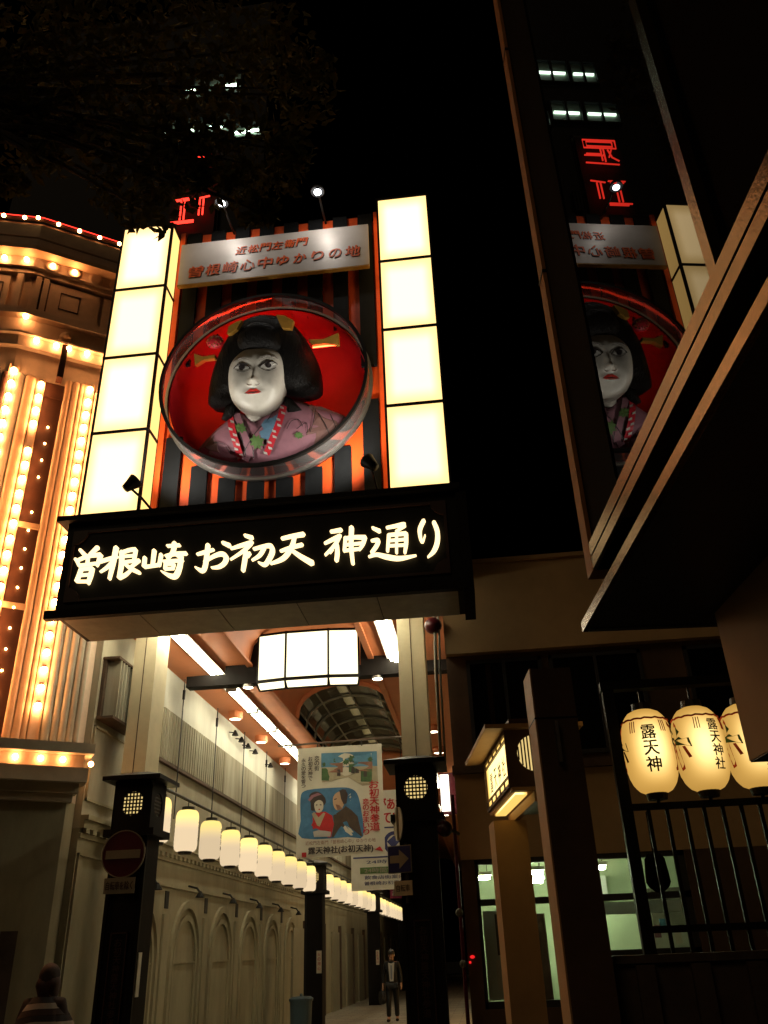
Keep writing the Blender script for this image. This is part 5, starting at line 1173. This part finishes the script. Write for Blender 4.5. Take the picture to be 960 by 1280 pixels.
# ------------------------------------------------------------------ glass fronted building, right foreground
gb = thing('glass_building', (2, 1.5, 2.62), 'dark glass fronted building with metal edged canopy, right foreground', 'building')
G0 = nn*CF                                                       # facade frame origin: u along un, out = -nn
fg = (G0, un, V((0,0,1)), -nn)
zt = 9.0
obj('core', MB(fg).box((-3, 2.90, -3), (2.50, zt, -.12)), 'dark_metal', gb)
obj('corner_strip', MB(fg).box((2.575, 2.74, -.12), (2.655, zt, .0)), 'brown_metal', gb); obj('corner_frame', MB(fg).box((2.20, 2.74, -.12), (2.573, zt, -.015)), 'matte_black', gb)
for z in (4.1, 5.6, 7.1): obj('strip_joint', MB(fg).box((2.57, z, -.1), (2.66, z+.012, .003)), 'black_paint', gb)
obj('glass_pane', MB(fg).raw([(1.31, 2.84, -.02), (2.199, 2.84, -.02), (2.199, zt, -.02), (1.31, zt, -.02)], [[0,1,2,3]]), 'dark_glass', gb)
obj('mullion', MB(fg).box((1.272, 2.84, -.08), (1.309, zt, -.004)), 'bronze', gb)
obj('blank_panel', MB(fg).box((-3, 2.84, -.10), (1.271, zt, -.03)), 'matte_black', gb)
obj('sill_beam', MB(fg).box((-3, 2.742, -.12), (2.57, 2.782, .0)), 'bronze', gb); obj('sill_beam', MB(fg).box((-3, 2.792, -.12), (2.57, 2.838, .0)), 'bronze', gb)
obj('sill_groove', MB(fg).box((-3, 2.7825, -.12), (2.57, 2.7915, -.02)), 'matte_black', gb)
obj('shadow_gap', MB(fg).box((-3, 2.672, -.3), (2.70, 2.741, -.06)), 'black_paint', gb)
obj('canopy_edge', MB(fg).box((-3, 2.618, -.02), (2.85, 2.655, .0)), 'bronze', gb); obj('canopy_end', MB(fg).box((2.82, 2.618, -4), (2.85, 2.671, -.021)), 'dark_metal', gb)
obj('canopy_soffit', MB(fg).box((-3, 2.622, -4), (2.818, 2.67, -.021)), 'dark_metal', gb)
dp = obj('hanging_panel', fb(V((.870, 2.80, 2.118)), (0, -2.6, 0), (1.2, 0, .50)), 'beige_wall', gb); obj('underside', fb(V((.872, 2.798, 2.113)), (0, -2.6, 0), (1.19, 0, .004)), 'black_paint', dp)
a = P(703, 30, 2.35); c = P(674, 200, 2.5)  # rod added in place of a pale slanted reflection in the glass
tag(obj('streak_rod', MB().tube([a, (a + c)/2, c], [.014, .012, .006], 8), 'steel', smooth=True), 'thin slanted rod added for a pale streak of reflection in the dark glass', 'rod')

# ================================================================== dark tower behind and rooftop neon
tw = thing('office_tower', (-8, 20, 0), 'dark office tower with a few lit windows high above the tree', 'building')
YT = 18.0
obj('tower_body', MB().box((-14, YT+.25, 0), (-5.3, 28, 34)), 'tower_wall', tw)
for k, (x0, x1, z0, z1_) in enumerate(((-8.45, -7.55, 28.6, 29.75), (-7.40, -6.25, 28.6, 29.75), (-8.9, -7.75, 26.5, 27.5), (-7.60, -6.55, 26.5, 27.5), (-6.4, -5.4, 26.2, 26.9), (-6.9, -6.75, 22.2, 23.0))):
    w_ = obj('office_window', MB().raw([(x0, YT+.2, z0), (x1, YT+.2, z0), (x1, YT+.2, z1_), (x0, YT+.2, z1_)], [[0,1,2,3]]), 'office_wall', tw)
    obj('frame', MB().box((x0-.06, YT+.1, z0-.06), (x1+.06, YT+.24, z0)).box((x0-.06, YT+.1, z1_), (x1+.06, YT+.24, z1_+.06)).box((x0-.06, YT+.1, z0), (x0, YT+.24, z1_)).box((x1, YT+.1, z0), (x1+.06, YT+.24, z1_)).box(((x0+x1)/2-.04, YT+.1, z0), ((x0+x1)/2+.04, YT+.19, z1_)), 'tower_wall', w_)
    obj('tube', MB().tube([(x0+.08, YT+.16, (z0*.55+z1_*.45)), (x1-.08, YT+.16, (z0*.55+z1_*.45))], .05, 6), 'office_tube', w_)
YN = 14.5
nsn = thing('neon_sign', (-6.1, YN, 13), 'red neon rooftop sign of two stacked characters half hidden by leaves', 'sign')
obj('mast', MB().box((-6.75, YN+.25, 12.3), (-6.68, YN+.32, 21.2)).box((-5.5, YN+.25, 12.3), (-5.43, YN+.32, 21.2)).box((-6.75, YN+.25, 17.6), (-5.43, YN+.32, 17.66)).box((-6.75, YN+.25, 21.1), (-5.43, YN+.32, 21.2)), 'dark_metal', nsn)
obj('back_board', MB().box((-6.7, YN+.15, 17.8), (-5.48, YN+.22, 21.0)), 'tower_wall', nsn)
def neon(name, cx, cz, s_, lines):
    mb = MB()
    for L_ in lines: mb.tube([(cx + (p[0]-.5)*s_, YN, cz + (p[1]-.5)*s_) for p in L_], .022, 6)
    obj(name, mb, 'neon_red', nsn)
neon('neon_character', -6.09, 18.72, .98, [[(.05,.92),(.52,.92)], [(.10,.86),(.47,.86)], [(.24,.86),(.24,.14)], [(.34,.86),(.34,.14)], [(0,.08),(.62,.08)], [(.60,.86),(1.0,.92)], [(.74,.84),(.74,.25)], [(.84,.84),(.84,.25)], [(.62,.02),(.1,.02)]])
neon('neon_character', -6.06, 20.25, .98, [[(.05,.98),(.95,.98),(.95,.66),(.05,.66),(.05,.98)], [(.14,.91),(.86,.91),(.86,.73),(.14,.73),(.14,.91)], [(.42,.66),(.42,.12)], [(.50,.66),(.50,.16)], [(.42,.36),(.98,.36)], [(.50,.42),(.92,.42)], [(.06,.02),(.98,.06)], [(.30,.60),(.22,.30),(.04,.16)], [(.20,.60),(.30,.3)]])

# ================================================================== street tree, upper left
tr = thing('street_tree', (-3.35, 3.05, 0), 'dark leafy street tree overhanging the upper left', 'tree')
tk_ = MB(); tk_.tube([(-3.35, 3.05, 0), (-3.32, 3.07, 1.8), (-3.3, 3.04, 3.6), (-3.27, 3.1, 5.2), (-3.25, 3.1, 7.2)], [.2, .17, .15, .13, .08], 10); trunk = obj('trunk', tk_, 'bark', tr, smooth=True)
clumps = [((240,205),4.7,.24),((248,222),4.6,.12),((215,230),4.6,.30),((235,170),4.6,.35),((300,222),4.7,.18),((30,60),4.6,.75),((30,165),4.9,.42),((15,228),4.7,.16),((130,90),4.6,.8),((130,30),4.9,.8),((230,60),4.7,.75),((230,150),4.8,.65),((165,190),4.6,.5),((150,235),4.7,.30),((185,265),4.6,.26),((250,215),4.8,.45),((300,190),4.9,.45),((330,110),4.8,.6),((345,60),5.1,.5),((385,120),5.0,.34),((318,262),4.8,.17),((345,215),4.9,.28),((365,190),4.8,.22),((70,110),4.3,.55),((60,205),4.5,.2),((290,20),5,.6),((330,265),4.85,.13),((395,85),4.9,.2)]
lv = MB(); rnd = random.Random(3)
for (p, Y, r) in clumps:
    r *= .72; c = P(*p, Y*.72)
    limb = MB().tube([(-3.26, 3.1, 6.0 + rnd.random()*.8), ((c.x-3.26)/2, (c.y+3.1)/2, (c.z+6.5)/2 + .12), c], [.036, .02, .006], 6); obj('limb', limb, 'bark', trunk)
    for k in range(int(1650*r**2.2) + 70):
        while True:
            q = V((rnd.uniform(-1,1), rnd.uniform(-1,1), rnd.uniform(-1,1)))
            if q.length < 1: break
        if rnd.random() > .35 + .65*q.length: continue
        o = c + V((q.x*r, q.y*r*.9, q.z*r*.8)); s_ = rnd.uniform(.027, .050)
        a = V((rnd.gauss(0,1), rnd.gauss(0,1), rnd.gauss(0,.7) - .5)).normalized(); b_ = a.cross(V((rnd.gauss(0,1), rnd.gauss(0,1), rnd.gauss(0,1)))).normalized(); n_ = a.cross(b_)
        i0 = len(lv.v); lv.v += [o - a*s_, o + b_*s_*.55 + n_*s_*.12, o + a*s_*1.1, o - b_*s_*.55 + n_*s_*.12, o + n_*-s_*.05]
        lv.f += [[i0, i0+1, i0+4], [i0+1, i0+2, i0+4], [i0+2, i0+3, i0+4], [i0+3, i0, i0+4]]
crown = obj('crown', lv, 'leaf', tr, kind='stuff')

# ================================================================== people
def skin_mesh(name, joints, edges, mt, parent, sub=1, root=0):
    vs = [V(j[0]) for j in joints]; c = sum(vs, V()) / len(vs)
    me = bpy.data.meshes.new(name); me.from_pydata([v - c for v in vs], edges, []); me.update()
    o = bpy.data.objects.new(name, me); COL.objects.link(o); o.parent = parent; o.location = c - WL[parent]; WL[o] = c
    sk_ = o.modifiers.new('skin', 'SKIN'); sk_.use_smooth_shade = True
    for i, j in enumerate(joints):
        r = j[1]; r = (r, r) if not isinstance(r, tuple) else r; me.skin_vertices[0].data[i].radius = r; me.skin_vertices[0].data[i].use_root = (i == root)
    ss = o.modifiers.new('sub', 'SUBSURF'); ss.levels = sub; ss.render_levels = sub
    dg = bpy.context.evaluated_depsgraph_get(); ev = o.evaluated_get(dg); nm = bpy.data.meshes.new_from_object(ev); o.modifiers.clear(); o.data = nm; nm.materials.clear(); nm.materials.append(M[mt])
    nm.polygons.foreach_set('use_smooth', [True]*len(nm.polygons)); return o
def person(x, y, hgt, label, top, legs, yaw=0, bag=None, shirt=True, hair_m='hair', stride=.12):
    """standing or walking figure facing the viewer (yaw 0); heights scaled to hgt"""
    k = hgt/1.70; t = thing('person', (x, y, 0), label, 'person')
    cs, sn = math.cos(yaw), math.sin(yaw)
    def J(a, b_, z): return V((x + (a*cs - b_*sn)*k, y + (a*sn + b_*cs)*k, z*k))
    # one body: pelvis, spine, neck, head, arms with hands, legs with feet
    jt = [(J(0,0,.92), (.145*k,.10*k)), (J(0,0,1.12), (.135*k,.095*k)), (J(0,.01,1.34), (.155*k,.10*k)), (J(0,0,1.44), (.06*k,.055*k)), (J(0,-.01,1.50), .055*k), (J(0,-.02,1.58), (.078*k,.092*k)), (J(0,-.01,1.66), (.066*k,.08*k)),
          (J(-.17,0,1.39), .06*k), (J(-.235,.0,1.12), .045*k), (J(-.25,-.05,.90), .033*k), (J(-.252,-.07,.82), .035*k), (J(-.25,-.08,.75), .020*k),
          (J(.17,0,1.39), .06*k), (J(.235,.02,1.12), .045*k), (J(.245,-.02,.90), .033*k), (J(.245,-.04,.82), .035*k), (J(.245,-.05,.75), .020*k),
          (J(-.09,-.0,.86), .09*k), (J(-.10,-stride,.48), .062*k), (J(-.11,-stride*.6,.10), .045*k), (J(-.12,-stride-.12,.045), .042*k),
          (J(.09,0,.86), .09*k), (J(.10,stride*.2,.48), .062*k), (J(.10,stride,.10), .045*k), (J(.11,stride-.14,.045), .042*k)]
    ed = [(0,1),(1,2),(2,3),(3,4),(4,5),(5,6),(2,7),(7,8),(8,9),(9,10),(10,11),(2,12),(12,13),(13,14),(14,15),(15,16),(0,17),(17,18),(18,19),(19,20),(0,21),(21,22),(22,23),(23,24)]
    body = skin_mesh('body', jt, ed, 'skin', t, 2)
    ex = lambda r, e=1.22: tuple(q*e for q in r) if isinstance(r, tuple) else r*e
    jk = [jt[0], jt[1], jt[2], (J(0,0,1.43), (.075*k,.065*k)), jt[7], jt[8], (jt[9][0], jt[9][1]*1.15), jt[12], jt[13], (jt[14][0], jt[14][1]*1.15), (J(0,0,.80), (.15*k,.11*k))]
    jk = [(a, ex(r)) for a, r in jk]
    skin_mesh('jacket', jk, [(0,1),(1,2),(2,3),(2,4),(4,5),(5,6),(2,7),(7,8),(8,9),(0,10)], top, t, 2)
    tr_ = [(a, ex(r, 1.25)) for a, r in (jt[0], jt[17], jt[18], (jt[19][0], .055*k), jt[21], jt[22], (jt[23][0], .055*k))]
    skin_mesh('trousers', tr_, [(0,1),(1,2),(2,3),(0,4),(4,5),(5,6)], legs, t, 2)
    for i in (20, 24):
        a = jt[i-1][0]; b_ = jt[i][0]; skin_mesh('shoe', [((a.x, a.y+.03*k, .05*k), .05*k), ((b_.x, b_.y-.03*k, .04*k), (.05*k, .04*k))], [(0,1)], 'suit', t, 1)
    hd = J(0, -.01, 1.62)
    mb = MB(); rings = []
    for i in range(7):
        th_ = i*PI/2*1.12/6; rings.append([mb.pt((hd.x + .098*k*math.sin(th_)*math.cos(2*PI*j/14), hd.y + .02*k + .115*k*math.sin(th_)*math.sin(2*PI*j/14) - (.0), hd.z + .015*k + .115*k*math.cos(th_) - (.09*k*max(0, math.sin(2*PI*j/14)*cs) if i == 6 else 0))) for j in range(14)])
    for A_, B_ in zip(rings, rings[1:]):
        for j in range(14): mb.f.append([A_[j], B_[j], B_[(j+1) % 14], A_[(j+1) % 14]])
    obj('hair', mb, hair_m, t, smooth=True)
    if shirt:
        fr = frame(J(0, -.135, 1.2), (cs, sn, 0)); obj('shirt_front', MB(fr).prism([(-.085*k, .22*k), (-.05*k, -.24*k), (.05*k, -.24*k), (.085*k, .22*k), (0, .19*k)], -.05, .0), 'shirt', t); obj('tie', MB(fr).prism([(-.018*k, .15*k), (-.026*k, -.17*k), (0, -.21*k), (.026*k, -.17*k), (.018*k, .15*k)], .0, .008), 'tie', t)
    if cs > 0:
        for s_ in (-1, 1):
            q = J(s_*.032, -.108, 1.595); obj('eye', MB().ball(q, .011*k, 6, 5), 'suit', t); q = J(s_*.082, -.0, 1.585); obj('ear', MB().ball(q, .025*k, 6, 5, (.5, .8, 1.2)), 'skin', t)
        q = J(0, -.118, 1.57); obj('nose', MB().ball(q, .016*k, 6, 5, (.8, 1, 1.5)), 'skin', t); q = J(0, -.104, 1.535); obj('mouth', MB().ball(q, .02*k, 6, 4, (1, .4, .25)), 'doll_lip', t)
    return t, J, k
mn, J, k = person(-2.70, 25.6, 1.66, 'man in dark suit and pale tie walking out of the alley with a bag', 'suit', 'suit')
bg = thing('briefcase', J(-.25, -.07, .42), 'soft black briefcase in the hand of the walking man', 'bag'); q = J(-.25, -.07, .60)
obj('bag_body', pillow(MB((q, V((.35, -.93, 0)), V((0,0,1)), V((.93, .35, 0)))), smooth_loop([(-.19, -.15), (.19, -.15), (.18, .10), (-.18, .10)], 3), (0, -.02), 0, .06, .06), 'suit', bg); obj('handle', MB().tube([q + V((-.05,.04,.09)), q + V((0,0,.20)), q + V((.05,-.04,.09))], .012, 6), 'suit', bg)
for j in range(4):
    a = J(-.25, -.08, .75) + V((.0, -.03 + .02*j, .0)); obj('finger', MB().tube([a + V((-.02,0,.045)), a + V((-.03,-.005,.015)), a + V((0,-.008,-.005)), a + V((.02,0,.012))], .009, 6), 'skin', mn)
wm, J, k = person(-4.15, 8.5, 1.60, 'person seen from behind in a dark striped shawl, bottom left', 'coat', 'coat', yaw=PI, shirt=False, hair_m='coat', stride=.02)
q = J(0, -.02, 1.53); mb = MB(); rings = []
for i in range(9):
    t_ = i/8; rr_ = (.116*math.sqrt(max(.01, 1 - (1 - t_/.5)**2)) if t_ < .5 else .116 - .075*(t_-.5))*k
    rings.append([mb.pt((q.x + rr_*(1 + .07*math.sin(3*a_ + i))*math.cos(a_), q.y + .015 + rr_*1.12*(1 + .06*math.sin(4*a_ - i))*math.sin(a_), q.z + (.15 - .27*t_)*k)) for a_ in [2*PI*j/16 for j in range(16)]])
for A_, B_ in zip(rings, rings[1:]):
    for j in range(16): mb.f.append([A_[j], B_[j], B_[(j+1) % 16], A_[(j+1) % 16]])
obj('long_hair', mb, 'brown_hair', wm, smooth=True)
for j in range(9):
    t_ = j/8; mb = MB(); n_ = 26; A_ = []; B_ = []
    for e_ in (0, 1):
        tt = t_ + e_/8.6; ra, rb = .10 + .23*min(1, tt*1.4)**.75, .10 + .12*min(1, tt*1.4)**.75
        for a_ in [2*PI*m_/n_ for m_ in range(n_)]:
            (A_ if e_ == 0 else B_).append(mb.pt((-4.15 + ra*math.cos(a_)*(1 + .03*math.sin(5*a_)), 8.5 + rb*math.sin(a_), (1.455 - .40*tt - .07*tt*abs(math.cos(a_)) + .05*math.cos(a_)*tt)*.941)))
    for m_ in range(n_): mb.f.append([A_[m_], B_[m_], B_[(m_+1) % n_], A_[(m_+1) % n_]])
    obj('shawl_stripe', mb, ['scarf_dark', 'scarf_pale', 'coat', 'scarf_dark', 'scarf_pale'][j % 5], wm, smooth=True)
